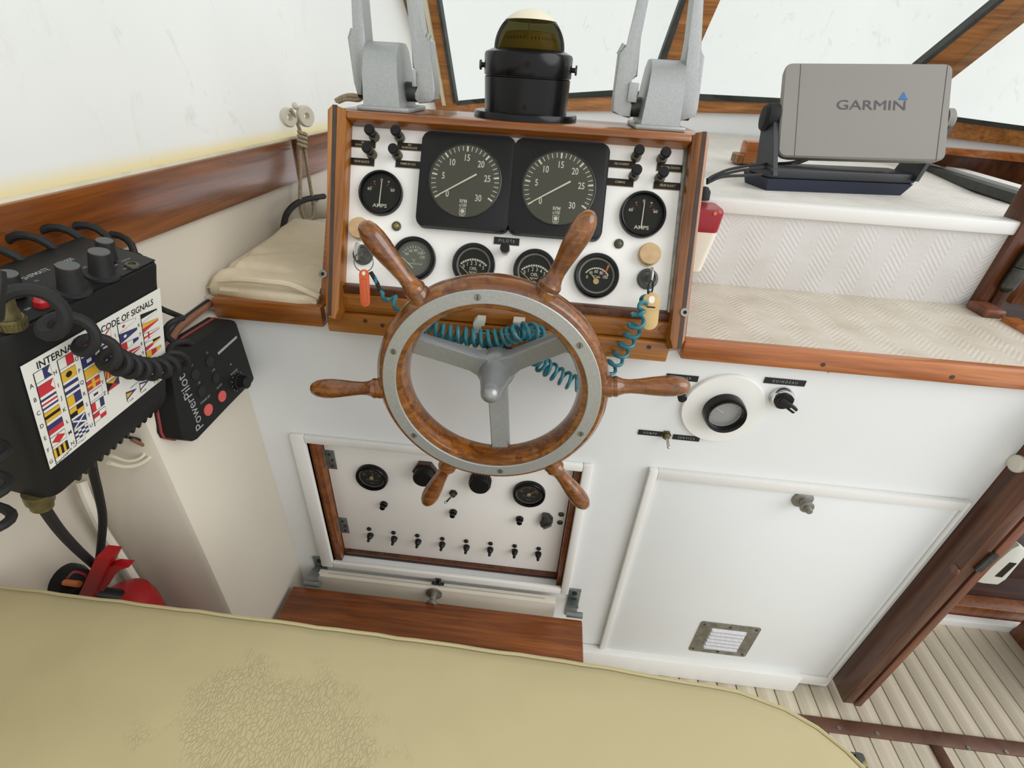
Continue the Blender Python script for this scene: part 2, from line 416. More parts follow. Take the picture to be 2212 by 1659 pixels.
def FP(px, py, w=0.0): return fr(onP(px, py, PO+PN*w, PN)-PN*w, XA, PE, PN)   # frame on the tilted instrument panel
def puv(px, py, w=0.0): p = onP(px, py, PO+PN*w, PN)-PO; return p.x, p.dot(PE)
# =================================================================== THE SETTING
FZ = -1.105
fl = MB(); fl.box(-.85, 1.75, -1.25, .2, FZ-.05, FZ-.005, 'caulk'); floor = struct('floor', fl, None, 'laid teak floor of narrow pale planks with black caulking')
PW = .0415; x0 = .670 - 36*PW; pk = None
for i in range(52):
    xa = x0 + i*PW
    if pk is None:
        mb = MB(); mb.box(.0013, PW-.0013, -1.25, .195, -.01, 0, 'teak_deck', .0008); pk = mb.build('plank', floor); pk.location = (xa, 0, FZ)
    else:
        c = pk.copy(); COL.objects.link(c); c.location = (xa, 0, FZ)
# wooden hatch strips let into the floor
p1, p2 = onZ(1741, 1545, FZ+.004), onZ(2212, 1602, FZ+.004); p3 = onZ(2212, 1634, FZ+.004)
ya, yb = (p1.y+p2.y)/2, p3.y
mb = MB(); mb.box(.45, 1.3, yb, ya, FZ-.002, FZ+.004, 'floor_strip', .001); t1 = struct('trim_1', mb, None, 'brown hatch strip across the teak planks')
for px, py in ((1812, 1573), (1895, 1585), (2092, 1616), (2174, 1625)):
    p = onZ(px, py, FZ+.004); mb = MB(); mb.cyl(p.x, p.y, FZ+.004, FZ+.0052, .004, 'dull_steel', 12); mb.build('screw', t1)
q1 = onZ(2005, 1600, FZ+.004); q2 = onZ(2032, 1605, FZ+.004)
mb = MB(); mb.box(q1.x, q2.x, -.6, yb, FZ-.002, FZ+.0045, 'floor_strip', .001); t2 = struct('trim_2', mb, None, 'brown hatch strip running aft along the planks')
# bulkhead with the opening of the lower switch panel
OX0, OX1, OZ0, OZ1 = -.378, .092, -.862, -.536
BX0, BX1 = -.457, .7055
mb = MB()
for b in ((BX0, OX0, FZ, -.29), (OX1, BX1, FZ+.004, -.29), (OX0, OX1, OZ1, -.29), (OX0, OX1, FZ, OZ0)):
    mb.box(b[0], b[1], 0, .03, b[2], b[3], 'white_paint')
mb.box(OX0-.01, OX1+.01, .045, .055, OZ0-.01, OZ1+.01, 'door_wood')
for a, b in ((OX0-.004, OX0), (OX1, OX1+.004)): mb.box(a, b, .0, .05, OZ0, OZ1, 'door_wood')
mb.box(OX0, OX1, .03, .05, OZ0-.004, OZ0, 'dark_cavity')
wf = struct('wall_front', mb, None, 'white painted bulkhead under the instrument console')
# skirting step at the foot of the bulkhead
k = onY(1735, 1466, -.02)
mb = MB(); mb.box(-.3, k.x, -.02, 0, FZ, k.z, 'white_frame', .003); struct('baseboard_front', mb, None, 'white kick strip at the foot of the bulkhead')
# port casing (duct) next to the bulkhead and hull side
mb = MB(); mb.box(-.68, -.455, -.187, 0.03, FZ, -.306, 'wall_cream', .012); struct('wall_left', mb, None, 'cream painted casing at the port side of the bulkhead')
mb = MB(); mb.box(-.70, -.605, -2.3, -.187, FZ, -.33, 'wall_cream'); struct('wall_hull', mb, None, 'cream painted hull lining behind the radio cables')
mb = MB(); mb.box(-.70, -.476, -2.3, .62, -.335, -.12, 'wall_cream'); struct('wall_port', mb, None, 'cream painted cockpit side under the mahogany board')
# mahogany coaming boards, cream piping above
mb = MB(); mb.box(-.486, -.466, -2.3, .30, -.1845, -.1165, 'mahogany_board', .002); tb = struct('trim_3', mb, None, 'varnished mahogany coaming board with cream piping')
mb = MB(); mb.box(-.486, -.468, .304, .64, -.1835, -.1165, 'mahogany_board', .002); mb.build('board', tb)
mb = MB(); mb.tube([(-.474, -1.25, -.1165), (-.474, .64, -.1165)], .0035, 'cream_strip'); mb.build('piping', tb)
# port clear-plastic curtain
base = [(-.476, -2.3), (-.476, .45), (-.45, .62), (-.40, .78), (-.33, .93)]
mb = MB(); k = mb.mi('curtain_vinyl'); rows = []
for z, dx in ((-.116, 0), (-.08, .004), (.05, -.004), (.35, -.02), (.8, -.06)):
    rows.append([mb.v((x+dx, y, z)) for x, y in base])
for a, b in zip(rows, rows[1:]):
    for i in range(len(base)-1): mb.face([a[i], a[i+1], b[i+1], b[i]], k)
struct('window_1', mb, None, 'milky plastic side curtain with yellowed lower edge above the mahogany board')
# counters, riser, dash deck
CZ = -.285
mb = MB(); mb.box(.19, .745, -.006, .24, CZ-.02, CZ, 'nonskid_counter'); ctr = struct('counter', mb, None, 'cream non-skid counter beside the instrument console'); ctr.name = 'floor_counter'
mb = MB(); mb.box(-.476, -.30, -.006, .64, CZ-.02, CZ, 'nonskid_counter'); struct('floor_counter_port', mb, None, 'narrow side counter under the folded canvas')
RY = .225
mb = MB(); mb.box(.12, .73, RY, RY+.02, CZ, -.15, 'nonskid_wall'); struct('wall_riser', mb, None, 'white non-skid riser behind the counter')
zr0, zr1 = onY(1800, 480, RY-.008).z, -.146
mb = MB(); mb.box(.12, .725, RY-.008, RY+.03, -.167, zr1, 'white_frame', .004); struct('trim_4', mb, None, 'white rounded edge strip along the dash shelf')
DY = 1.0; DZ = onY(1600, 290, DY).z
mb = MB()
mb.loft([[(x0_, y_, z_), (x1_, y_, z_), (x1_, y_, z_-.016), (x0_, y_, z_-.016)] for x0_, x1_, y_, z_ in ((-.28, .84, RY, -.149), (-.28, .865, .50, -.149), (-.40, .92, .80, -.149+(DZ+.149)*.5), (-.50, 1.0, DY, DZ))], 'nonskid_deck')
struct('wall_deck', mb, None, 'white dash shelf running forward to the windscreen')
# windscreen rail: wooden sill with a dark gasket on top
SEC = [(940, 222, 230, 254, .90), (978, 219, 228, 251, .93), (1042, 213, 222, 248, .96), (1233, 201, 212, 240, .99), (1324, 195, 208, 240, 1.0), (1511, 203, 217, 243, 1.0), (1686, 212, 223, 248, .99), (1880, 231, 242, 270, .93), (2064, 252, 263, 300, .84), (2211, 272, 283, 318, .76), (2420, 302, 315, 352, .66)]
def strip(secs, a, b, d0, d1):
    R = []
    for s in secs:
        pt, pb = onY(s[0], s[a], s[4]), onY(s[0], s[b], s[4])
        R.append([pt+YA*d0, pb+YA*d0, pb+YA*d1, pt+YA*d1])
    return R
mb = MB(); mb.loft(strip(SEC, 2, 3, 0, .04), 'post_wood'); rail = struct('trim_5', mb, None, 'curved varnished windscreen sill with dark rubber gasket')
mb = MB(); mb.loft(strip(SEC, 1, 2, -.004, .03), 'gasket'); mb.build('gasket', rail)
# white coaming below the sill
mb = MB(); R = []
for s in SEC:
    pb = onY(s[0], s[3], s[4]+.012); R.append([pb, V((pb.x, pb.y, DZ-.1)), V((pb.x, pb.y+.015, DZ-.1)), pb+YA*.015])
mb.loft(R, 'white_paint'); struct('wall_coaming', mb, None, 'low white coaming under the windscreen sill')
# windscreen posts traced as lines, given their own distance and depth
def post_piece(mb, l0, l1, Yb, Yt, d0, d1, mat, yb=250, yt=-330):
    def at(l, y): (xa, y_a), (xb, y_b) = l; return xa+(xb-xa)*(y-y_a)/(y_b-y_a)
    R = []
    for y, Y in ((yb, Yb), (yt, Yt)):
        a, b = onY(at(l0, y), y, Y), onY(at(l1, y), y, Y)
        R.append([a+YA*d0, b+YA*d0, b+YA*d1, a+YA*d1])
    mb.loft(R, mat)
mb = MB(); post_piece(mb, ((893, 0), (938, 235)), ((945, 0), (980, 225)), .90, .72, .0, .05, 'post_wood'); po = struct('trim_6', mb, None, 'varnished corner post between side curtain and windscreen')
mb = MB(); post_piece(mb, ((850, 0), (925, 235)), ((893, 0), (938, 235)), .905, .725, -.004, .04, 'olive_wood'); mb.build('inner_post', po)
mb = MB(); post_piece(mb, ((834, 0), (912, 235)), ((851, 0), (926, 235)), .905, .725, -.01, .02, 'cream_strip'); mb.build('curtain_batten', po)
mb = MB(); post_piece(mb, ((915, 0), (957, 225)), ((923, 0), (963, 225)), .89, .71, -.012, .004, 'cream_strip', 228); mb.build('cream_beading', po)
mb = MB(); post_piece(mb, ((944, 0), (979, 220)), ((950, 0), (986, 220)), .89, .71, -.006, .03, 'gasket', 222); mb.build('gasket', po)
mb = MB(); post_piece(mb, ((1480.5, 0), (1439.5, 122)), ((1556, 0), (1510, 103)), 1.0, .82, 0, .05, 'post_wood', 205); po = struct('trim_7', mb, None, 'leaning varnished post between the two front panes')
mb = MB(); post_piece(mb, ((1470, 0), (1426, 122)), ((1481.5, 0), (1440.5, 122)), 1.0, .82, -.006, .03, 'gasket', 205); mb.build('gasket', po)
mb = MB(); post_piece(mb, ((2148, 15), (2003, 133)), ((2270, 4), (2062, 166)), .92, .74, 0, .05, 'post_wood', 245); po = struct('trim_8', mb, None, 'leaning varnished post at the starboard corner of the windscreen')
mb = MB(); post_piece(mb, ((2136, 15), (1991, 133)), ((2149, 15), (2004, 133)), .92, .74, -.006, .03, 'gasket', 245); mb.build('gasket', po)
def pane(n, quad, label):
    mb = MB(); pts = [onY(x, y, Y) for x, y, Y in quad]
    mb.loft([[p+YA*.012 for p in pts], [p+YA*.017 for p in pts]], 'pane_glass'); struct('window_%d' % n, mb, None, label)
pane(2, [(975, 226, .93), (1440, 205, 1.0), (1620, -330, .82), (885, -330, .72)], 'front windscreen pane behind the compass')
pane(3, [(1460, 208, 1.0), (1905, 240, .92), (2560, -330, .74), (1640, -330, .82)], 'front windscreen pane behind the display unit')
pane(4, [(1960, 240, .90), (2420, 306, .66), (3000, -120, .5), (2580, -330, .74)], 'starboard corner windscreen pane')
# white cover stretched over the outside of the windscreen
mb = MB(); k = mb.mi('cover_cloth'); NX, NZ = 24, 10; G = []
for j in range(NZ+1):
    row = []
    for i in range(NX+1):
        a = math.radians(-62+130*i/NX); z = -.35+1.5*j/NZ
        row.append(mb.v((.35+1.35*math.sin(a), .05+1.28*math.cos(a)-.22*max(0, z)+.01*math.sin(9*a+3*z), z)))
    G.append(row)
for j in range(NZ):
    for i in range(NX): mb.face([G[j][i], G[j][i+1], G[j+1][i+1], G[j+1][i]], k)
solo('boat_cover', 'white mottled weather cover stretched outside the windscreen panes', 'cover', mb)
# unseen roof added to darken the port side, open to starboard
mb = MB(); mb.box(-.75, .60, -.95, .55, .86, .89, 'white_paint'); struct('shade_roof', mb, None, 'added white roof out of view, shading the port half of the cockpit')
# counter edge trims
mb = MB(); mb.box(.192, .74, -.014, .004, -.3115, CZ+.001, 'trim_wood', .003); tr = struct('trim_9', mb, None, 'varnished edge strip along the right-hand counter')
for px, py in ((1778, 788), (2057, 815)):
    mb = MB(); p = onY(px, py, -.0145); mb.M = FB(px, py, -.0142); mb.cyl(0, 0, 0, .0006, .003, 'stripe_dark', 10); mb.build('plug', tr)
mb = MB(); mb.box(-.458, -.302, -.018, .004, -.3115, -.281, 'console_wood', .003); struct('trim_10', mb, None, 'varnished edge strip under the folded canvas')
# starboard doorway: jamb, fiddle, threshold, cabin side
mb = MB(); mb.box(.706, .727, -.047, .06, -1.07, -.312, 'jamb_wood', .002); ja = struct('trim_11', mb, None, 'dark varnished door jamb standing at the end of the white bulkhead')
mb = MB(); mb.box(.7275, .7315, -.043, .05, -1.07, -.312, 'dark_cavity'); mb.build('groove', ja)
mb = MB(); mb.box(.732, .747, -.047, .06, -1.078, -.312, 'jamb_edge_wood', .002); mb.build('stop_bead', ja)
mb = MB(); mb.M = fr(onX(2063, 1230, .706)+V((-.0006, 0, 0)), YA, ZA, -XA); mb.cyl(0, 0, -.002, .001, .008, 'jamb_edge_wood', 16); mb.build('plug', ja)
mb = MB(); mb.M = fr(onX(2200, 1002, .706), YA, ZA, -XA); mb.lathe([(.013, 0), (.013, .004), (.010, .007), (0, .008)], 'pvc_white', 20); solo('wall_button', 'round pale button on the dark door jamb beside the bulkhead', 'button', mb)
px_ = onY(2100, 642, RY-.002)
mb = MB(); mb.box(px_.x, px_.x+.022, RY-.012, RY+.03, CZ, .0, 'jamb_wood', .002); jp = struct('trim_12', mb, None, 'dark varnished upright beside the white riser')
mb = MB(); mb.box(px_.x+.0225, px_.x+.042, RY-.016, RY+.03, CZ, .0, 'jamb_wood', .002); mb.build('stop_bead', jp)
mb = MB(); mb.box(px_.x-.012, px_.x+.02, RY-.055, RY-.012, CZ, CZ+.014, 'jamb_edge_wood', .004); struct('trim_13', mb, None, 'short reddish wooden block at the foot of the dark upright')
mb = MB(); mb.box(.722, .747, -.03, RY-.06, CZ-.02, CZ+.008, 'trim_wood', .003); struct('trim_14', mb, None, 'reddish wooden fiddle along the right end of the counter')
zt = FZ
mb = MB(); mb.box(.70, 1.45, .192, .21, FZ-.005, FZ+.022, 'white_frame', .002); struct('trim_15', mb, None, 'white threshold strip at the far edge of the teak floor')
mb = MB(); mb.box(.70, 1.45, .212, .25, FZ, FZ+.055, 'door_wood', .002); mb.box(.70, 1.45, .25, .30, FZ+.03, FZ+.075, 'dark_interior_wood'); struct('trim_16', mb, None, 'brown cabin sill behind the white threshold')
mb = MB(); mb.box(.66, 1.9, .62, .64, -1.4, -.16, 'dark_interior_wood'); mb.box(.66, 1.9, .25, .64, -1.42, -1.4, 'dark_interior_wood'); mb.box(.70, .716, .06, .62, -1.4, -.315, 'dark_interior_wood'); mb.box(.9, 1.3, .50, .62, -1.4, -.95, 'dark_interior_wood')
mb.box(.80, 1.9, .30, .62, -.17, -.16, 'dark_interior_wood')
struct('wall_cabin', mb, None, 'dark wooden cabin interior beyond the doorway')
p = onZ(2170, 1356, FZ)
mb = MB(); mb.box(p.x, p.x+.03, -.02, .19, FZ, -.985, 'door_wood', .002); struct('wall_right', mb, None, 'brown varnished panel at the right side of the doorway')
# =================================================================== INSTRUMENT CONSOLE
PF = fr(PO, XA, PE, PN)
con = thing('instrument_console', 'varnished wooden instrument console with tilted white panel', 'console', PF)
UL, UR, VB, VT = -.2865, .1755, .063, .290
mb = MB(); mb.box(UL, UR, VB-.004, VT, -.012, 0, 'white_panel'); mb.build('panel', con)
def cheek(px_out0, px_in0, px_out1, px_in1):
    # front face of a cheek lies 20 mm proud of the panel; stations: top, bottom (pixels)
    a = [puv(*p, .020) for p in (px_out0, px_in0, px_in1, px_out1)]
    return a
for side, q in (('port', ((707, 222), (750, 232), (730, 690), (700, 684))), ('stbd', ((1535, 282), (1497, 284), (1444, 752), (1478, 757)))):
    a = [puv(*p, .020) for p in q]
    (u0, v0), (u1, v1), (u2, v2), (u3, v3) = a
    def rounded(ua, va, ub, vb, uc, vc, ud, vd, r=.008):
        return [(ua, va-r), (ua+(ub-ua)*.25, va), (ub-(ub-ua)*.2, vb), (ub, vb-r), (uc, vc+r*1.6), (uc+(ud-uc)*.25, vc), (ud-(ud-uc)*.25, vd), (ud, vd+r*1.6)]
    mb = MB(); mb.prism(rounded(u0, v0, u1, v1, u2, v2, u3, v3), -.03, .020, 'console_wood_v', .003)
    ck = mb.build('side_cheek', con)
    f0, f1 = (.28, .50) if side == 'port' else (.20, .44)
    st = [(u0+(u1-u0)*f0, v0-.002), (u0+(u1-u0)*f1, v0-.002), (u3+(u2-u3)*f1, v3+.002), (u3+(u2-u3)*f0, v3+.002)]
    mb = MB(); mb.prism(st, .0185, .0206, 'stripe_dark'); mb.build('inlay_stripe', ck)
    sp = puv(698, 592, .021) if side == 'port' else puv(1479, 675, .021)
    mb = MB(); mb.cyl(sp[0], sp[1], .019, .0225, .0055, 'dull_steel', 16); mb.cyl(sp[0], sp[1], .0225, .0228, .0025, 'dark_cavity', 6); mb.build('screw', ck)
for px in ((749, 262, 731, 614), (1489, 312, 1443, 680)):
    u0, v0 = puv(px[0], px[1], .004); u1, v1 = puv(px[2], px[3], .004); uc = (u0+u1)/2
    mb = MB(); mb.box(uc-.0035, uc+.0035, VB, VT-.004, 0, .005, 'dull_steel', .001); mb.build('edge_strip', con)
ut0, vt0 = puv(748, 239, .022); ut1, vt1 = puv(1496, 300, .022); _, vt2 = puv(748, 254.5, .022)
mb = MB(); mb.box(ut0, ut1, vt2, vt0, -.02, .022, 'console_wood', .003); mb.build('top_rail', con)
# world-space parts of the console: top board, body, battens under the panel
inv = PF.inverted()
TOPZ = (PF @ V((0, vt0, .020))).z + .0005; TY0 = (PF @ V((0, vt0, .012))).y
mb = MB(); mb.M = inv; mb.box(-.300, .184, TY0, .225, TOPZ-.012, TOPZ, 'console_wood', .002); mb.build('top_board', con)
mb = MB(); mb.M = inv
for xa, xb in ((-.311, -.295), (.182, .196)):
    mb.loft([[(xa, .0, -.285), (xb, .0, -.285), (xb, .125, TOPZ-.016), (xa, .125, TOPZ-.016)], [(xa, .22, -.285), (xb, .22, -.285), (xb, .22, TOPZ-.016), (xa, .22, TOPZ-.016)]], 'console_wood')
mb.box(-.311, .196, .205, .22, -.285, TOPZ-.016, 'console_wood'); mb.build('body', con)
mb = MB(); mb.M = inv; mb.box(-.287, .168, -.016, .006, -.262, -.247, 'jamb_wood', .002); mb.build('batten', con)
mb = MB(); mb.M = inv; mb.box(-.2875, .1695, -.022, .006, -.2815, -.2572, 'batten_wood', .0025); bt = mb.build('batten', con)
for px, py in ((742, 648), (1433, 710)):
    c = MB(); c.M = inv @ FB(px, py, -.0222); c.cyl(0, 0, 0, .0007, .0055, 'console_wood', 14); c.build('plug', bt)
mb = MB(); mb.M = inv; mb.box(-.2915, .171, -.027, .006, -.3115, -.2825, 'batten_wood', .0025); bt = mb.build('batten', con)
for px, py in ((789, 693), (826, 703), (1402, 750)):
    c = MB(); c.M = inv @ FB(px, py, -.0272); c.cyl(0, 0, 0, .0007, .0028, 'stripe_dark', 10); c.build('plug', bt)

# ------------------------------------------------------------------ gauges
def pol(r, a): a = math.radians(a); return r*math.cos(a), r*math.sin(a)
def tick(mb, r0, r1, a, w, z, mat):
    d = V((math.cos(math.radians(a)), math.sin(math.radians(a)), 0)); n = V((-d.y, d.x, 0))*w/2; o = V((0, 0, z))
    mb.poly([d*r0-n+o, d*r1-n+o, d*r1+n+o, d*r0+n+o], mat)
def needle(mb, a, r0, r1, w, z, mat, hub=None, hubmat=None):
    d = V((math.cos(math.radians(a)), math.sin(math.radians(a)), 0)); n = V((-d.y, d.x, 0))
    mb.loft([[d*r0-n*w/2+ZA*z, d*r0+n*w/2+ZA*z, d*r0+n*w/2+ZA*(z+.0006), d*r0-n*w/2+ZA*(z+.0006)],
             [d*r1-n*w*.35+ZA*z, d*r1+n*w*.35+ZA*z, d*r1+n*w*.35+ZA*(z+.0006), d*r1-n*w*.35+ZA*(z+.0006)]], mat)
    if hub: mb.cyl(0, 0, z, z+.0012, hub, hubmat or mat, 20)
def tach(M, label):
    t = thing('tachometer', label, 'gauge', M, 'square engine tachometers')
    mb = MB(); mb.prism(rrect(.1215, .1215, .010), 0, .013, 'black_plastic', .002); mb.build('housing', t)
    zd = .0145; R = .0472
    mb = MB(); mb.lathe([(R, .012), (R, .0150), (R*.985, .0154), (R*.975, .0150), (R*.975, .012)], 'dark_steel', 64); mb.build('bezel', t)
    mb = MB(); mb.cyl(0, 0, .012, .0142, R*.972, 'dial_grey', 64); dl = mb.build('dial', t)
    mb = MB(); z = .0144
    for i in range(31):
        a = 212-i*244/30; big = i % 5 == 0
        tick(mb, R*(.79 if big else .81), R*.935, a, .0022 if big else .0009, z, 'print_white')
        if big:
            x, y = pol(R*(.60 if i in (0, 30) else .615), a+(8 if i == 0 else -16 if i == 30 else 0)); mb.text(str(i), .0118, 'print_white', x, y, z, 0, .014, .74)
    mb.text('RPM', .0066, 'print_white', 0, -.0262, z, 0, .012, .80); mb.text('x100', .0060, 'print_white', 0, -.0313, z, 0, .012, .80)
    for w, mt_ in ((.0082, 'print_white'), (.0070, 'dial_grey')): mb.box(-w/2, w/2, -.0388-w/2, -.0388+w/2, z, z+.00005+(.0001 if w < .008 else 0), mt_)
    mb.cyl(0, -.0388, z+.0002, z+.00025, .0027, 'print_white', 16); mb.text('VDO', .0032, 'print_white', 0, -.0445, z, 0, .01)
    mb.build('dial_print', dl)
    mb = MB(); needle(mb, 212, -R*.36, R*.80, .0022, .0150, 'needle_white'); mb.build('needle', t)
    mb = MB(); mb.cyl(0, 0, .0163, .0166, R*.972, 'gauge_glass', 64); mb.build('glass', t)
for (px, py), lb in (((1004.5, 390.5), 'square black tachometer beside the FEU DE MOUILLAGE plate'), ((1206.7, 406), "square black tachometer beside the COMPAS plate")):
    tach(FP(px, py, .0145), lb)
def gauge(M, r, label, kind, group=None, h=.010):
    t = thing('gauge', label, 'gauge', M, group); t.name = {'amps': 'ammeter', 'oil': 'oil_pressure_gauge', 'temp': 'temperature_gauge', 'pale': 'temperature_gauge', 'small': 'gauge', 'small2': 'gauge', 'rudder': 'rudder_gauge'}[kind]
    mb = MB(); ri = r*(.86 if kind == 'amps' else .80)
    mb.lathe([(r, 0), (r, h*.45), (r*.975, h*.85), (r*.93, h), (ri*1.02, h*.92), (ri, h*.7), (ri, .001)], 'black_gloss', 56); mb.build('bezel', t)
    zd = h*.35
    dm = {'amps': 'dial_black', 'oil': 'dial_black', 'temp': 'dial_black', 'pale': 'dial_pale', 'small': 'dial_soft', 'small2': 'dial_soft', 'rudder': 'dial_silver'}[kind]
    mb = MB(); mb.cyl(0, 0, 0, zd, ri, dm, 56)
    dl = mb.build('dial', t); z = zd+.0002; mb = MB()
    if kind == 'amps':
        for a, mt_ in ((150, 'print_red'), (128, 'print_red'), (52, 'print_red'), (30, 'print_red')): tick(mb, ri*.50, ri*.66, a, .0011, z, mt_)
        x, y = pol(ri*.66, 160); mb.text('60', .0055, 'print_white', x, y-.001, z, 0, .01); mb.text('60', .0055, 'print_white', -x, y-.001, z, 0, .01)
        mb.text('0', .0060, 'print_white', 0, ri*.66, z, 0, .01); mb.text('-', .007, 'print_white', -ri*.38, ri*.60, z, 0, .01); mb.text('+', .006, 'print_white', ri*.38, ri*.60, z, 0, .01)
        mb.text('AMPS', .0066, 'print_white', 0, -ri*.66, z, 0, .014, 1.2)
        nd = MB(); needle(nd, 88, -ri*.62, ri*.58, .0014, z+.0006, 'needle_white'); nd.build('needle', t)
    elif kind in ('oil', 'temp'):
        mb.lathe([(ri*.99, z), (ri*.99, z+.0004), (ri*.90, z+.0004), (ri*.90, z)], 'dial_ring', 56, caps=False)
        oil = kind == 'oil'; oy = -ri*(.75 if oil else .32); rb = ri*(1.0 if oil else .70); a0, a1 = (132, 48) if oil else (140, 35)
        for k_ in range(12):
            a = a0-k_*(a0-a1)/11; d = V((math.cos(math.radians(a)), math.sin(math.radians(a)), 0)); n = V((-d.y, d.x, 0))*.0013; o = V((0, oy, z))
            mb.poly([d*rb-n*.8+o, d*rb*1.11-n+o, d*rb*1.11+n+o, d*rb+n*.8+o], 'print_white')
        nums = ('0', '1', '2', '3', '4', '5') if oil else ('0', '40', '60', '80', '100')
        for i, s_ in enumerate(nums):
            a = (133 if oil else 158)-i*(86 if oil else 128)/(len(nums)-1); x, y = pol(ri*(.84 if oil else .55), a); mb.text(s_, .0068 if oil else .0060, 'print_white', x, y+oy, z, 0, .008, .8)
        if kind == 'oil':
            mb.text('OEL', .0056, 'print_white', 0, -ri*.22, z, 0, .01); mb.text('kg/cm\u00b2', .0040, 'print_white', 0, -ri*.42, z, 0, .005)
        else: mb.text('\u00b0Cels', .0046, 'print_white', 0, -ri*.06, z, 0, .005)
        nd = MB(); a = 141 if kind == 'oil' else 128
        nd.M = Matrix.Translation((0, oy, 0)); needle(nd, a, 0, ri*(1.05 if kind == 'oil' else .62), .0011, z+.0006, 'needle_tan', .0038); nd.build('needle', t)
        if kind == 'temp':
            nd = MB(); d0 = V((ri*.42, ri*.02, 0)); d1 = V((ri*.62, ri*.62, 0))
            nd.prism([(d0.x, d0.y), (d1.x+.0014, d1.y-.0006), (d1.x-.0014, d1.y+.0006)], z, z+.0008, 'needle_orange'); nd.build('limit_mark', t)
    elif kind == 'pale':
        for a in range(150, 20, -13): tick(mb, ri*.62, ri*.74, a, .0008, z, 'print_white')
        for a, s_ in ((150, '40'), (115, '60'), (80, '80'), (45, '100'), (15, '120')):
            x, y = pol(ri*.48, a); mb.text(s_, .0050, 'print_white', x, y, z, 0, .004)
        mb.text('\u00b0C', .0050, 'print_white', 0, -ri*.1, z); mb.text('TEMPERATURE', .0030, 'print_white', .002, -ri*.28, z)
        nd = MB(); nd.M = Matrix.Translation((0, -ri*.52, 0)); needle(nd, 140, 0, ri*.85, .0013, z+.0006, 'needle_white'); nd.build('needle', t)
    elif kind in ('small', 'small2'):
        mb.lathe([(ri*.99, z), (ri*.99, z+.0004), (ri*.93, z+.0004), (ri*.93, z)], 'dial_ring', 48, caps=False)
        for a in range(160, 10, -15): tick(mb, ri*.66, ri*.78, a, .0008, z, 'print_grey')
        for a, s_ in ((158, '20'), (90, '5'), (22, '10')):
            x, y = pol(ri*.62, a); mb.text(s_, .0056, 'print_grey', x, y, z, 0, .004)
        mb.text('TEMPERATURE', .0036, 'print_grey', 0, -ri*.25, z); mb.text('VDO', .0040, 'print_grey', 0, -ri*.6, z)
        nd = MB(); needle(nd, 76 if kind == 'small' else 40, 0, ri*(.5 if kind == 'small' else .72), .0011, z+.0006, 'needle_tan', .0036); nd.build('needle', t)
    else:
        mb.lathe([(ri*.99, z), (ri*.99, z+.0004), (ri*.95, z+.0004), (ri*.95, z)], 'print_white', 48, caps=False)
        for a in range(200, -25, -20): tick(mb, ri*.74, ri*.9, a, .001, z, 'print_grey')
        nd = MB(); needle(nd, 150, .002, ri*.92, .0018, z+.0006, 'needle_white'); nd.build('needle', t)
    mb.build('dial_print', dl)
    mb = MB(); mb.cyl(0, 0, h*.62, h*.66, ri*1.0, 'gauge_glass', 48); mb.build('glass', t)
    return t
gauge(FP(822.2, 416.8, .004), .0293, 'round black ammeter under the ESSUIE GLACE B plate', 'amps', 'ammeters')
gauge(FP(1388.6, 463.2, .004), .0297, 'round black ammeter under the ESSUIE GLACE T plate', 'amps', 'ammeters')
gauge(FP(893.5, 559, .004), .0293, 'round gauge with pale grey dial beside the upper wheel handle', 'pale')
gauge(FP(1023, 572, .004), .0285, 'round oil pressure gauge at the left of the PILOTE knob', 'oil', 'oil pressure gauges')
gauge(FP(1155, 585, .004), .0285, 'round oil pressure gauge at the right of the PILOTE knob', 'oil', 'oil pressure gauges')
gauge(FP(1288.4, 595.5, .004), .0294, 'round temperature gauge with orange limit mark beside the key switch', 'temp')

# ------------------------------------------------------------------ pull switches and name plates on the panel
def pull(M, label):
    t = thing('pull_switch', label, 'switch', M, 'black pull switches on the instrument panel')
    mb = MB(); mb.lathe([(.0068, 0), (.0068, .003), (.0062, .0075), (.0048, .0080)], 'collar_olive', 20); mb.build('collar', t)
    mb = MB(); mb.lathe([(.0040, .0075), (.0040, .014), (.0060, .0165), (.0066, .0185), (.0066, .0225), (.0058, .0240), (.0, .0242)], 'black_plastic', 20); mb.build('knob', t)
    return t
pulls = [((809.5, 297), 'black pull switch above the FEU DE NAVIGATION plate'), ((864.5, 299), 'black pull switch above the FEU DE MOUILLAGE plate'),
         ((804.5, 335), 'black pull switch between the FEU DE NAVIGATION and ESSUIE GLACE B plates'), ((859.5, 337), 'black pull switch above the POMPE DE CALE plate'),
         ((1373.5, 340), "black pull switch above the FEU D'ARRET plate"), ((1429, 345), 'black pull switch above the TABLEAU DE BORD plate'),
         ((1368.5, 381), 'black pull switch above the COMPAS plate'), ((1424.5, 386), 'black pull switch above the ESSUIE GLACE T plate')]
p0 = None
for (px, py), lb in pulls:
    if p0 is None: p0 = pull(FP(px, py), lb)
    else: dup(p0, FP(px, py), lb)
t = thing('pilot_switch', 'small black knob with metal collar under the PILOTE label', 'switch', FP(1092, 541))
mb = MB(); mb.lathe([(.0066, 0), (.0066, .004), (.0058, .008)], 'steel', 6); mb.build('collar', t)
mb = MB(); mb.lathe([(.0060, .0075), (.0064, .014), (.0058, .0165), (0, .0168)], 'black_plastic', 20); mb.build('knob', t)
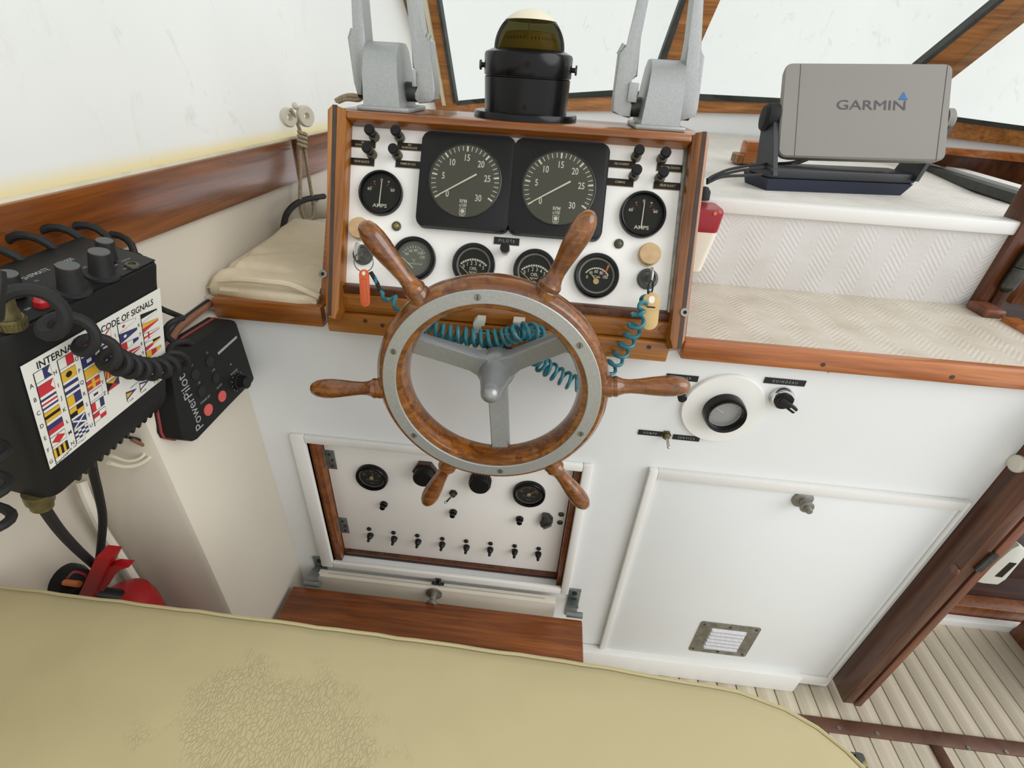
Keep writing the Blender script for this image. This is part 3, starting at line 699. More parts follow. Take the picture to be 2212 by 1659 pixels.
def plate(M, w, h, lines, label, mat='plate_black', tm='print_gold', edge=True, size=.0042, name='name_plate', sx=.8):
    t = thing(name, label, 'name plate' if name == 'name_plate' else 'label', M)
    mb = MB()
    if edge: mb.box(-w/2-.0006, w/2+.0006, -h/2-.0008, h/2+.0004, 0, .0006, 'plate_edge')
    mb.box(-w/2, w/2, -h/2, h/2, .0004, .0014, mat); pl = mb.build('plate', t)
    mb = MB(); n = len(lines)
    for i, s_ in enumerate(lines):
        if s_: mb.text(s_, size, tm, 0, (n-1)/2*size*.98-i*size*.98, .00155, 0, .006, sx)
    mb.build('lettering', t)
plates = [((784.5, 311.5), .0335, ['FEU', 'DE NAVIGATION'], 'FEU DE NAVIGATION'), ((782, 350), .0335, ['ESSUIE GLACE B'], 'ESSUIE GLACE B'), ((885.5, 317.5), .0330, ['FEU', 'DE MOUILLAGE'], 'FEU DE MOUILLAGE'),
          ((882, 355.5), .0330, ['POMPE DE CALE'], 'POMPE DE CALE'), ((1343, 355.5), .0345, ["FEU D'ARRET"], "FEU D'ARRET"), ((1448, 363.5), .0345, ['TABLEAU DE BORD'], 'TABLEAU DE BORD'),
          ((1339, 394.5), .0345, ['COMPAS'], 'COMPAS'), ((1441.5, 402), .0350, ['ESSUIE GLACE T'], 'ESSUIE GLACE T')]
for (px, py), w, ls, nm in plates: plate(FP(px, py), w, .0088, ls, 'small black name plate engraved %s on the white panel' % nm, size=.0040 if len(ls) == 1 else .0036, sx=.82 if len(ls[-1]) < 13 else .70)
plate(FP(1094.5, 521.5), .0335, .0092, ['P I L O T E'], 'black embossed label reading PILOTE between the gauges', 'tape_black', 'print_grey', False, .0055, 'embossed_label', .85)
# indicator lamps, push buttons
for (px, py), lens, lb in (((857, 489), 'lens_brass', 'small brass indicator lamp under the left ammeter'), ((1336.5, 527), 'lens_green', 'small green indicator lamp under the right ammeter')):
    t = thing('indicator_lamp', lb, 'lamp', FP(px, py))
    mb = MB(); mb.lathe([(.0062, 0), (.0062, .002), (.0050, .003), (.0042, .003)], 'collar_olive', 20); mb.build('bezel', t)
    mb = MB(); mb.ball((0, 0, .002), .0042, lens, 14, 8, .7); mb.build('lens', t)
for (px, py), lb in (((781, 497), 'round beige push button behind the upper left wheel handle'), ((1400, 552), 'round beige push button above the key switch with beige tag')):
    t = thing('push_button', lb, 'button', FP(px, py))
    mb = MB(); mb.lathe([(.0150, 0), (.0150, .002), (.0142, .003), (.0130, .003)], 'cream_plastic', 32); mb.build('collar', t)
    mb = MB(); mb.lathe([(.0138, .002), (.0142, .010), (.0132, .0125), (.0, .0128)], 'beige_button', 32); mb.build('cap', t)
# ignition switches with keys and tags
def ignition(M, label, rot):
    t = thing('ignition_switch', label, 'switch', M)
    mb = MB(); mb.lathe([(.0135, 0), (.0135, .003), (.0125, .0055), (.0095, .006), (.0090, .0045), (.0, .0045)], 'dark_steel', 32); mb.build('barrel', t)
    return t
def key(M, label):
    t = thing('key', label, 'key', M)
    mb = MB(); mb.box(-.0009, .0009, -.004, .004, .003, .014, 'steel'); mb.build('blade', t)
    mb = MB(); o = [(.015*math.cos(a)*.62, .0215+.0095*math.sin(a)) for a in [i*math.pi/10 for i in range(20)]]
    mb.M = Matrix(((0, 0, 1, 0), (1, 0, 0, 0), (0, 1, 0, 0), (0, 0, 0, 1))); mb.prism([(x*1.2, y) for x, y in o], -.001, .001, 'steel', .0004); mb.build('bow', t)
I1, I2 = FP(785, 551), FP(1398, 603)
ignition(I1, 'round key switch under the upper left wheel handle', 0); key(I1, 'steel key in the switch with the orange tag')
ignition(I2, 'round key switch under the beige push button', 0); key(I2, 'steel key in the switch with the beige tag')
def ring3(c, r, nrm, wire, mat, name, label):
    nrm = V(nrm).normalized(); a = nrm.orthogonal().normalized(); b = nrm.cross(a); c = V(c)
    mb = MB(); n = 28; mb.tube([(a*math.cos(2*math.pi*i/n)+b*math.sin(2*math.pi*i/n))*r for i in range(n+1)], wire, mat, 6, False)
    return solo(name, label, 'key ring', mb, Matrix.Translation(c))
k1 = I1 @ V((0, -.006, .0235)); rc = onP(785.5, 566, PO+PN*.03, PN)
ring3(rc, .0122, (.1, -1, .45), .0006, 'dark_steel', 'key_ring', 'thin split ring holding the orange tag')
rc2 = onP(1405, 622, PO+PN*.028, PN)
ring3(rc2, .0085, (.9, -.5, .2), .0011, 'black_rubber', 'key_ring', 'dark split ring holding the beige tag')
def keytag(name, label, top, bot, w, mat, off, hole):
    a, b = onP(*top, PO+PN*off, PN), onP(*bot, PO+PN*off, PN); L = (a-b).length; y = (a-b).normalized(); z = V((0, -.9, .42)); z = (z-y*z.dot(y)).normalized()
    M = fr((a+b)/2, y.cross(z), y, z); t = thing(name, label, 'key tag', M)
    mb = MB(); o = rrect(w, L, w*.49, 8); mb.prism(o, -.0013, .0013, mat, .0006); mb.build('body', t)
    mb = MB(); mb.prism(rrect(w*.34, w*.42, w*.16, 4, 0, L/2-w*.42), .0012, .0016, 'cream_plastic'); mb.build('hole', t)
    if hole == 'frame':
        mb = MB(); o = rrect(w*.62, L*.66, .002, 3, 0, -L*.08); n = len(o); mb.tube([(p[0], p[1], .0015) for p in o+[o[0]]], .0005, mat, 5, False); mb.build('label_frame', t)
    else:
        mb = MB(); mb.prism(rrect(w*.5, .0016, .0006, 2, 0, L/2-w*.85), .0012, .0016, 'dark_cavity'); mb.build('slot', t)
keytag('key_tag', 'orange plastic key tag hanging over the wooden battens', (786, 582), (790, 663), .0125, 'orange_plastic', .030, 'frame')
keytag('key_tag', 'beige plastic key tag hanging from the right key switch', (1409, 632), (1400, 713), .0215, 'tag_beige', .030, 'slot')
# =================================================================== STEERING WHEEL (stands parallel to the bulkhead)
def depthpt(x, y, D): return CP + ray(x, y)*D
WC = depthpt(1059.5, 849.7, .56); WF = fr(WC, XA, ZA, -YA)
wh = thing('steering_wheel', 'wooden six-handled steering wheel with grey metal ring and hub', 'steering wheel', WF)
mb = MB(); mb.lathe([(.1277, -.0005), (.1320, -.0015), (.1365, -.007), (.1380, -.015), (.1370, -.024), (.1320, -.033), (.112, -.035), (.1045, -.033), (.1015, -.024), (.1025, -.010), (.1065, -.002), (.112, -.0005)], 'wheel_wood', 96, closed=True); mb.build('rim', wh)
mb = MB(); mb.lathe([(.112, -.002), (.112, .0008), (.1128, .0014), (.1270, .0014), (.1278, .0008), (.1278, -.002)], 'cast_metal', 96, closed=True); rg = mb.build('face_ring', wh)
for a in (37, 97, 157, 217, 277, 337):
    x, y = pol(.1198, a+1); mb = MB(); mb.cyl(x, y, .001, .0022, .0036, 'dull_steel', 14); d = pol(.0028, a*3); mb.box(x-.0005, x+.0005, y-.003, y+.003, .0021, .0024, 'dark_steel'); mb.build('screw', rg)
for a in (7, 67, 127, 187, 247, 307):
    mb = MB(); R_ = Matrix.Rotation(math.radians(a), 4, 'Z') @ Matrix.Rotation(math.pi/2, 4, 'Y'); mb.M = Matrix.Translation((0, 0, -.013)) @ R_
    mb.lathe([(.0128, .130), (.0128, .1395), (.0118, .1405), (.0122, .1425), (.0125, .1455), (.0105, .149), (.0088, .154), (.0082, .161), (.0090, .172), (.0108, .186), (.0120, .199), (.0120, .209), (.0106, .218), (.0075, .2245), (.0030, .2275), (0, .228)], 'wheel_wood', 24)
    mb.build('handle', wh)
for a in (37, 157, 277):
    d = V((math.cos(math.radians(a)), math.sin(math.radians(a)), 0)); n = V((-d.y, d.x, 0)); R = []
    for r, z, w, th in ((.012, -.056, .017, .012), (.022, -.053, .0150, .010), (.030, -.051, .0125, .009), (.060, -.043, .0123, .008), (.106, -.030, .0122, .007)):
        c = d*r+ZA*z; R.append([c-n*w-ZA*th, c+n*w-ZA*th, c+n*w*.96+ZA*th*.6, c+n*w*.82+ZA*th, c-n*w*.82+ZA*th, c-n*w*.96+ZA*th*.6])
    mb = MB(); mb.loft(R, 'hub_metal'); mb.build('spoke', wh)
mb = MB(); mb.lathe([(.0245, -.070), (.0255, -.056), (.0240, -.048), (.0205, -.0445), (.0195, -.042), (.0175, -.032), (.0152, -.020), (.0132, -.010), (.0124, -.003), (.0110, .004), (.0075, .009), (.0030, .0110), (0, .0113)], 'hub_metal', 36); mb.build('hub', wh)
mb = MB(); mb.cyl(0, 0, -(.0-WC.y)+.0005, -.066, .011, 'dark_steel', 20); mb.cyl(0, 0, WC.y+.0005, WC.y+.014, .028, 'black_plastic', 28, .024); mb.build('shaft', wh)

# ------------------------------------------------------------------ teal coiled kill cords
def bulk(px, py, Y): return onY(px, py, Y)
c1 = [onP(801, 588, PO+PN*.028, PN), onP(815, 612, PO+PN*.028, PN), onP(822, 630, PO+PN*.030, PN), onP(838, 640, PO+PN*.03, PN), bulk(862, 660, -.045), bulk(900, 694, -.055), bulk(950, 716, -.055), bulk(1000, 726, -.055), bulk(1050, 732, -.055), bulk(1095, 727, -.055), bulk(1130, 716, -.06), bulk(1158, 722, -.05), bulk(1166, 748, -.04)]
mb = MB(); pts = coilpts(c1, lambda f: .0005 if f < .12 else (.006 if f < .3 else (.0105 if f > .40 else .008)), lambda f: .02 if f < .3 else (.0100 if f > .42 else .013), 14, 1.0)
mb.tube(pts, .0026, 'teal_plastic', 7); mb.tube([c1[0], c1[0].lerp(c1[1], .5), c1[1], c1[2]], .0028, 'charcoal', 8)
solo('coiled_cord', 'teal coiled cord running from the orange tag across behind the wheel hub', 'cord', mb)
c2 = [bulk(1153, 752, -.045), bulk(1165, 782, -.035), bulk(1190, 800, -.03), bulk(1215, 815, -.03), bulk(1245, 828, -.03), bulk(1290, 825, -.03), bulk(1322, 790, -.03), bulk(1345, 757, -.035), bulk(1368, 715, -.04), bulk(1384, 672, -.045), onP(1391, 650, PO+PN*.026, PN), onP(1398, 628, PO+PN*.026, PN)]
mb = MB(); pts = coilpts(c2, lambda f: .0105 if f < .5 else (.0085 if f < .85 else .004), lambda f: .0120 if f < .45 else .0165, 14, .4)
mb.tube(pts, .0025, 'teal_plastic', 7)
solo('coiled_cord', 'teal coiled cord hanging below the beige tag beside the wheel', 'cord', mb)
# clip bracket the cords hang on
bk = thing('cord_bracket', 'pale metal clip bracket behind the teal coil', 'bracket', FB(1075, 715, -.0275))
b0 = bk.matrix_world.inverted()
for (xa, ya_, xb, yb_), hook in (((1022, 692, 1045, 735), True), ((1108, 696, 1130, 735), False)):
    a, b = b0 @ onY(xa, ya_, -.045), b0 @ onY(xb, yb_, -.045)
    mb = MB()
    if hook: mb.prism([(a.x, b.y), (a.x, a.y-.004), (a.x+.004, a.y), (b.x, a.y), (b.x, a.y-.007), (b.x-.006, a.y-.009), (b.x-.006, b.y)], 0, .016, 'white_metal')
    else: mb.box(a.x, b.x, b.y, a.y, 0, .016, 'white_metal')
    mb.build('arm', bk)
a, b = b0 @ onY(1040, 716, -.05), b0 @ onY(1112, 712, -.05)
mb = MB(); mb.tube([(a.x, a.y, .018), ((a.x*2+b.x)/3, (a.y+b.y)/2-.004, .022), (b.x, b.y-.004, .018)], [.0018, .003, .0015], 'old_brass', 8); mb.build('hook', bk)
a, b = b0 @ onY(1024, 722, -.05), b0 @ onY(1130, 728, -.05)
mb = MB(); mb.tube([(a.x, a.y, .016), (b.x, b.y, .016)], .003, 'steel', 8); mb.build('bar', bk)

# =================================================================== LOWER SWITCH PANEL (recessed in the bulkhead)
fm = thing('panel_frame', 'white wooden frame round the recessed switch panel', 'frame', fr((0, 0, 0), XA, ZA, -YA))
FX0, FX1, FZ1, FZ0 = -.4005, .1055, -.5235, -.868
for (xa, xb, za, zb) in ((FX0, OX0+.002, FZ0, FZ1), (OX1-.002, FX1, FZ0, FZ1), (OX0+.002, OX1-.002, OZ1-.002, FZ1), (OX0+.002, OX1-.002, FZ0, OZ0+.010)):
    mb = MB(); mb.box(xa, xb, za, zb, 0, .009, 'white_frame', .0025); mb.build('batten', fm)
sw = thing('switch_panel', 'white recessed switch panel with hinges and a brown wooden surround', 'panel', fr((0, .022, 0), XA, ZA, -YA))
SX0, SX1, SZ0, SZ1 = -.361, .0795, -.8425, -.5385
mb = MB(); mb.box(SX0, SX1, SZ0, SZ1, -.010, 0, 'white_panel', .001); mb.build('board', sw)
for (xa, xb, za, zb), sm_ in (((OX0, SX0-.001, OZ0+.001, OZ1), 'door_wood'), ((SX1+.001, OX1, OZ0+.001, OZ1), 'door_wood'), ((SX0-.001, SX1+.001, OZ0+.008, SZ0-.001), 'jamb_wood'), ((SX0-.001, SX1+.001, OZ0+.001, OZ0+.007), 'dark_interior_wood')):  # bottom pieces darker: shadow below the panel put into the wood colour
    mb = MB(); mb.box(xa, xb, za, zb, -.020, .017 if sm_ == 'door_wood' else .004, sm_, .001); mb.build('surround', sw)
SY = .022
for px, py in ((713, 992), (741.5, 1134)):
    c = onY(px, py, SY) ; mb = MB(); w, h = .0105, .022
    mb.box(c.x-w, c.x+w, c.z-h, c.z+h, 0, .0016, 'galvanised', .0005); hg = mb.build('hinge', sw)
    mb = MB(); mb.tube([(c.x-w, c.z-h, .0025), (c.x-w, c.z+h, .0025)], .0032, 'galvanised', 10); mb.build('pin', hg)
    for dx, dz in ((.001, .013), (.005, 0), (.003, -.014)):
        mb = MB(); mb.cyl(c.x+dx, c.z+dz, .0016, .0024, .0026, 'dark_steel', 12); mb.build('screw', hg)
def FS(px, py): return FB(px, py, SY)
gauge(FS(804.5, 1029), .0295, 'small black gauge next to the upper hinge of the switch panel', 'small', 'gauges on the lower switch panel', .009)
gauge(FS(1143, 1064.5), .0295, 'small black gauge above the grey turn latch', 'small2', 'gauges on the lower switch panel', .009)
t = thing('fuse_cap', 'black round screw cap with a hexagonal brown nut', 'cap', FS(920, 1014))
mb = MB(); mb.lathe([(.0225, 0), (.0225, .009)], 'stripe_dark', 6); mb.build('hex_nut', t)
mb = MB(); mb.lathe([(.0175, .008), (.0180, .022), (.0165, .026), (0, .0262)], 'black_plastic', 30); mb.build('cap', t)
t = thing('fuse_cap', 'black ribbed screw cap under the wheel rim', 'cap', FS(1039, 1033))
mb = MB(); mb.lathe([(.0175, 0), (.0185, .006), (.0185, .018), (.017, .0215), (0, .0217)], 'black_plastic', 30); mb.build('cap', t)
for i in range(22):
    x, y = pol(.0184, i*360/22); mb = MB(); mb.M = Matrix.Translation((x, y, 0)) @ Matrix.Rotation(math.radians(i*360/22), 4, 'Z'); mb.box(-.0004, .0012, -.0010, .0010, .003, .017, 'black_plastic'); mb.build('rib', t)
def toggle(M, label, body='brass', tilt=(-.25, -.35), group=None, L=.018):
    t = thing('toggle_switch', label, 'switch', M, group)
    mb = MB(); mb.lathe([(.0078, 0), (.0078, .003)], body, 6); mb.lathe([(.0050, .003), (.0050, .008), (.004, .009)], body, 16); mb.build('collar', t)
    mb = MB(); mb.tube([(0, 0, .006), (tilt[0]*L, tilt[1]*L, .006+L)], [.0018, .0026], 'chrome', 10); mb.ball((tilt[0]*L, tilt[1]*L, .006+L), .0026, 'chrome', 10, 6); mb.build('lever', t)
    return t
toggle(FS(979.5, 1064), 'chrome toggle switch between the two black caps', 'stripe_dark', (-.55, -.1))
pb = None
for px, py, lb in ((829.8, 1088, 'black push button under the left small gauge'), (979.5, 1105, 'black push button under the chrome toggle switch'), (1122.8, 1120, 'black push button beside the grey turn latch')):
    if pb is None:
        pb = thing('push_button', lb, 'button', FS(px, py), 'black push buttons on the switch panel')
        mb = MB(); mb.lathe([(.0072, 0), (.0072, .004), (.0060, .006)], 'black_plastic', 20); mb.build('collar', pb)
        mb = MB(); mb.lathe([(.0042, .004), (.0042, .0075), (.0052, .009), (.0052, .012), (.004, .0132), (0, .0133)], 'black_gloss', 18); mb.build('cap', pb)
    else: dup(pb, FS(px, py), lb)
t = thing('turn_latch', 'grey cast turn latch at the edge of the switch panel', 'latch', FS(1180, 1120))
mb = MB(); mb.prism([(-.006, .016), (.004, .0150), (.012, .006), (.0125, -.003), (.005, -.012), (-.006, -.018), (-.010, -.014), (-.008, 0), (-.009, .012)], 0, .010, 'dark_steel', .004); mb.build('body', t)
mb = MB(); mb.prism([(-.004, -.012), (.009, -.002), (.011, -.006), (.003, -.013), (-.004, -.017)], .008, .0135, 'galvanised', .002); mb.build('thumb', t)
for px, py, lb in ((1212.3, 1110.5, 'upper of two small bolts beside the turn latch'), (1209.5, 1128, 'lower of two small bolts beside the turn latch')):
    mb = MB(); mb.lathe([(.0052, 0), (.0052, .002), (.0035, .0035), (0, .0036)], 'dark_steel', 16); solo('bolt', lb, 'bolt', mb, FS(px, py))
ix = (607, 769, 927, 1093, 1251, 1413, 1573, 1732); iy = (743, 768, 787, 808, 824, 840, 856, 874)
tx = (617, 775, 934, 1093, 1254, 1411, 1573, 1729); ty = (783, 804, 823, 841, 861, 876, 889, 906)
r0 = r1 = None; K = 3.0722
for i in range(8):
    Mi = FS(600+ix[i]/K, 900+iy[i]/K); Mt = FS(600+tx[i]/K, 900+ty[i]/K)
    if r0 is None:
        r0 = thing('indicator_lamp', 'tiny dark indicator lamp above a black toggle in the row of eight', 'lamp', Mi, 'row of indicator lamps on the switch panel')
        mb = MB(); mb.lathe([(.0045, 0), (.0045, .002), (.0036, .003)], 'black_plastic', 16); mb.build('bezel', r0)
        mb = MB(); mb.ball((0, 0, .0022), .0033, 'charcoal', 12, 6, .6); mb.build('lens', r0)
        r1 = thing('toggle_switch', 'black toggle switch in the row of eight along the switch panel', 'switch', Mt, 'row of black toggles on the switch panel')
        mb = MB(); mb.lathe([(.0064, 0), (.0064, .002), (.0054, .007), (.0034, .0105), (.0028, .011)], 'black_plastic', 18); mb.build('collar', r1)
        mb = MB(); mb.tube([(0, 0, .008), (0, -.0008, .0115), (0, -.0012, .0145)], [.0026, .0028, .0030], 'black_plastic', 10); mb.ball((0, -.0012, .0145), .003, 'black_plastic', 10, 6); mb.build('lever', r1)
    else: r2_ = dup(r0, Mi); r3_ = dup(r1, Mt)
    ow = ('first', 'second', 'third', 'fourth', 'fifth', 'sixth', 'seventh', 'eighth')[i]
    (r0 if i == 0 else r2_)['label'] = 'tiny dark indicator lamp above the %s toggle counted from the hinges' % ow
    (r1 if i == 0 else r3_)['label'] = '%s black toggle switch counted from the hinges in the row of eight' % ow

# ------------------------------------------------------------------ drop flap below the opening, brackets, folding shelf
FLZ = onY(692, 1226, -.008).z
fp = thing('drop_flap', 'white drop flap with a slotted top edge below the switch panel', 'flap', fr((0, 0, FLZ), XA, ZA, -YA))
fx0, fx1 = -.4035, .0815
mb = MB(); mb.box(fx0, fx1, -.18, 0, .010, .027, 'white_worn', .002); mb.build('board', fp)
mb = MB(); mb.box(fx0+.02, fx1-.022, .0000, .0004, .0178, .0192, 'print_grey'); mb.build('groove', fp)
c = fp.matrix_world.inverted() @ onZ(948, 1247, FLZ)
mb = MB(); mb.box(c.x-.011, c.x+.014, 0, .0012, .010, .017, 'dark_steel'); mb.box(c.x-.004, c.x+.007, 0, .012, .009, .011, 'dark_steel'); mb.box(c.x-.004, c.x-.002, 0, .011, .009, .018, 'dark_steel'); mb.box(c.x+.005, c.x+.007, 0, .011, .009, .018, 'dark_steel'); mb.build('catch', fp)
kc = fp.matrix_world.inverted() @ onY(938, 1281, -.027)
mb = MB(); mb.M = Matrix.Translation((kc.x, kc.y, .027)); mb.lathe([(.0165, 0), (.0165, .003), (.0105, .006), (.006, .010), (.0058, .016), (.0100, .021), (.0108, .024), (.008, .0265), (0, .027)], 'dull_steel', 28); mb.build('knob', fp)
SHZ = -.885
s0, s1, s2 = onZ(635, 1262, SHZ), onZ(1258, 1343, SHZ), onZ(600, 1335, SHZ)
sh = thing('folding_shelf', 'brown oiled wooden folding shelf on steel brackets below the flap', 'shelf', Matrix.Translation(((s0.x+s1.x)/2, 0, SHZ)))
hw = (s1.x-s0.x)/2
mb = MB(); mb.box(-hw, hw, -.24, (s0.y+s1.y)/2, -.02, 0, 'shelf_wood', .003); mb.build('board', sh)
for (xa, ya_), (xb, yb_), (xc, yc_), lb in (((675, 1203), (701, 1207), (680, 1262), 'galvanised folding bracket at the left end of the brown shelf'), ((1230, 1273), (1256, 1276), (1222, 1335), 'galvanised folding bracket at the right end of the brown shelf')):
    a, b, c_ = onY(xa, ya_, -.003), onY(xb, yb_, -.003), onY(xc, yc_, -.003)
    t = thing('shelf_bracket', lb, 'bracket', fr(((a.x+b.x)/2, 0, a.z), XA, ZA, -YA)); hw_ = (b.x-a.x)/2
    mb = MB(); mb.box(-hw_, hw_, SHZ-a.z-.06, 0, 0, .003, 'galvanised', .0005); mb.box(-hw_, hw_, -.0012, .0006, 0, .005, 'galvanised'); mb.build('leaf', t)
    mb = MB(); mb.cyl(0, -.010, .003, .005, .005, 'dark_steel', 14); mb.build('screw', t)
    mb = MB(); mb.loft([[(-hw_, -.030, .003), (hw_*.7, -.030, .003), (hw_*.7, -.030, .006), (-hw_, -.030, .006)], [(-hw_*1.2, SHZ-a.z+.012, .03), (hw_*.6, SHZ-a.z+.012, .03), (hw_*.6, SHZ-a.z+.015, .034), (-hw_*1.2, SHZ-a.z+.015, .034)]], 'galvanised'); mb.build('strut', t)
    mb = MB(); mb.tube([(-hw_*1.3, SHZ-a.z+.006, .042), (hw_*1.3, SHZ-a.z+.006, .042)], .006, 'galvanised', 12); mb.build('knuckle', t)
    mb = MB()
    for k_ in range(3): mb.box(-.0035+.001*k_, .005-.001*k_, -.028-.007*k_, -.026-.007*k_, .003, .0048, 'dark_steel')
    mb.build('stamped_slots', t)

# =================================================================== RIGHT PART OF THE BULKHEAD
lk = thing('locker_door', 'white locker door with raised frame, knob and louvred vent', 'door', fr((0, 0, 0), XA, ZA, -YA))
a0, a1 = onY(1402, 1013, -.006), onY(2097, 1084, -.006); b0_ = onY(1293.5, 1408, -.006)
LX0, LX1, LZ1, LZ0 = (a0.x+b0_.x)/2, a1.x, (a0.z+a1.z)/2, -1.078
i0, i1, i2 = onY(1419, 1032, -.003), onY(2073, 1096, -.003), onY(1307, 1405, -.003)
IX0, IX1, IZ1, IZ0 = (i0.x+i2.x)/2, i1.x, (i0.z+i1.z)/2, onY(1771, 1457, -.003).z
for (xa, xb, za, zb) in ((LX0, IX0-.0014, LZ0, LZ1), (IX1+.0006, LX1, LZ0, LZ1), (IX0-.0014, IX1+.0006, IZ1+.0006, LZ1), (IX0-.0014, IX1+.0006, LZ0, IZ0-.0010)):
    mb = MB(); mb.box(xa, xb, za, zb, 0, .010, 'white_frame', .0012); mb.build('frame_batten', lk)
mb = MB(); mb.box(IX0, IX1, IZ0, IZ1, 0, .0055, 'white_paint', .001); dr = mb.build('door_leaf', lk)
mb = MB(); mb.box(IX0-.003, IX1+.003, IZ0-.003, IZ1+.003, 0, .0012, 'stripe_dark'); mb.build('gap_shade_backing', lk)  # dark sheet behind the leaf paints the shade in its gap
random.seed(3)
for i in range(16):   # flaked paint along the lower joint
    x = IX0+.01+random.random()**1.6*(IX1-IX0-.02); w = .002+random.random()*.006
    mb = MB(); mb.prism([(x, IZ0-.0022), (x+w*.4, IZ0-.0030-random.random()*.0015), (x+w, IZ0-.0024), (x+w*.9, IZ0-.0008), (x+w*.3, IZ0-.0004)], .0098, .0104, 'wire_brown'); mb.build('paint_chip', lk)
kp = onY(1733, 1078, -.0055)
mb = MB(); mb.M = Matrix.Translation((kp.x, kp.z, .0055)); mb.lathe([(.0165, 0), (.0165, .002), (.013, .004), (.007, .006), (.006, .012), (.0105, .016), (.011, .0175), (.0105, .019), (.006, .020), (.0056, .026), (.0045, .028), (0, .0282)], 'dull_steel', 28); mb.build('knob', dr)
v0, v1, v2, v3 = [onY(*p, -.006) for p in ((1515, 1342), (1645, 1356), (1611, 1418), (1486, 1405))]
vx0, vx1, vz1, vz0 = (v0.x+v3.x)/2, (v1.x+v2.x)/2, (v0.z+v1.z)/2, (v2.z+v3.z)/2
vw, vh = vx1-vx0, vz1-vz0; vc = ((vx0+vx1)/2, (vz0+vz1)/2)
mb = MB(); mb.prism(rrect(vw, vh, .006, 4, *vc), .0055, .0070, 'dull_steel', .0004); vt = mb.build('vent_plate', dr)
for k_ in range(6):
    z = vc[1]+vh*.28-k_*vh*.56/5; mb = MB(); hh = vh*.045
    R = []
    for x in (vc[0]-vw*.30, vc[0]-vw*.28, vc[0]+vw*.28, vc[0]+vw*.30):
        e = .15 if x in (vc[0]-vw*.30, vc[0]+vw*.30) else 1
        R.append([(x, z-hh, .0070), (x, z-hh*.6, .0070+.0045*e), (x, z+hh*.2, .0070+.0045*e), (x, z+hh*1.1, .0070)])
    mb.loft(R, 'louvre_pale'); mb.build('louvre', vt)
for dx in (-.43, 0, .43):
    for dz in (-.42, .42): mb = MB(); mb.cyl(vc[0]+vw*dx, vc[1]+vh*dz, .0070, .0076, .0028, 'dark_steel', 10); mb.build('screw', vt)
# rudder gauge on its white flange
RG = fr((.2749, 0, -.3927), XA, ZA, -YA)
mb = MB(); mb.lathe([(.0590, 0), (.0590, .004), (.0575, .006), (.0, .006)], 'flange_white', 64); solo('gauge_flange', 'round white flange round the rudder gauge', 'flange', mb, RG)
gauge(fr((.2752, -.006, -.3930), XA, ZA, -YA), .0292, 'deep black rudder gauge with silver dial on a white flange', 'rudder', None, .018)
t = thing('rotary_switch', 'black rotary switch with chrome collar under the GUINDEAU label', 'switch', FB(1686, 856, 0))
mb = MB(); mb.lathe([(.0165, 0), (.0165, .006), (.0150, .010), (.0128, .0105)], 'chrome', 36); mb.build('collar', t)
mb = MB(); mb.lathe([(.0125, .009), (.0125, .014), (0, .0142)], 'black_plastic', 30)
mb.M = Matrix.Rotation(math.radians(-32), 4, 'Z'); mb.box(-.012, .020, -.0048, .0048, .013, .022, 'black_plastic', .002); mb.build('knob', t)
mb = MB(); mb.M = Matrix.Rotation(math.radians(-32), 4, 'Z'); mb.box(.008, .019, -.0008, .0008, .022, .0223, 'print_white'); mb.build('pointer_line', t)
plate(FB(1694.9, 824.2), .0560, .0092, ['G U I N D E A U'], 'black embossed label reading GUINDEAU on the white bulkhead', 'tape_black', 'print_grey', False, .0058, 'embossed_label', .85)
plate(FB(1473.5, 815.3), .0445, .0092, ['C L A V I E R'], 'black embossed label half hidden behind the right wheel handle', 'tape_black', 'print_grey', False, .0055, 'embossed_label', .80)
plate(FB(1404, 934.8), .0360, .0090, ['P O M P E'], 'black embossed label reading POMPE beside the toggle switch', 'tape_black', 'print_grey', False, .0058, 'embossed_label', .82)
plate(FB(1482, 945.4), .0405, .0090, ['S E R V I C E'], 'black embossed label reading SERVICE beside the toggle switch', 'tape_black', 'print_grey', False, .0058, 'embossed_label', .82)
toggle(FB(1438.5, 938), 'nickel toggle switch between the POMPE and SERVICE labels', 'old_brass', (.15, -.55), None, .015)
t = thing('pull_switch', 'small black pull switch behind the tip of the right wheel handle', 'switch', FB(1468, 844))
mb = MB(); mb.lathe([(.006, 0), (.006, .003), (.003, .004), (.003, .014)], 'dark_steel', 16); mb.build('stem', t)
mb = MB(); mb.lathe([(.004, .013), (.0062, .015), (.0062, .021), (.005, .022), (0, .0222)], 'black_plastic', 20); mb.build('knob', t)
# =================================================================== ON TOP OF THE CONSOLE
def FT(p): return fr(p, XA, YA, ZA)
# --- compass
CY = .172; cb = onY(1139, 262, CY-.066)
ccx = onY(1139, 180, CY).x
cpB = TOPZ
zs = lambda y: onY(1139, y, CY-.055).z - cpB          # height above the top board of a pixel row at the front of the barrel
cz0, cz1, cz2 = .0, zs(168), zs(112)
ztop = onY(1146, 19, CY).z - cpB
cp = thing('compass', 'black cylindrical marine compass with amber dome and cream cap', 'compass', FT((ccx, CY, cpB)))
rB = (onY(1231, 180, CY-.01).x - onY(1045, 180, CY-.01).x)/2
rF = (onY(1246, 262, CY).x - onY(1027, 248, CY).x)/2
mb = MB(); mb.lathe([(rF, 0), (rF, .006), (rF*.985, .008), (rB, .0085)], 'black_gloss', 64); mb.build('flange', cp)
mb = MB(); mb.lathe([(rB*.985, .007), (rB*.985, .012), (rB, cz1-.001), (rB*.975, cz1), (rB*.975, cz1+.002)], 'black_gloss', 64); mb.build('barrel', cp)
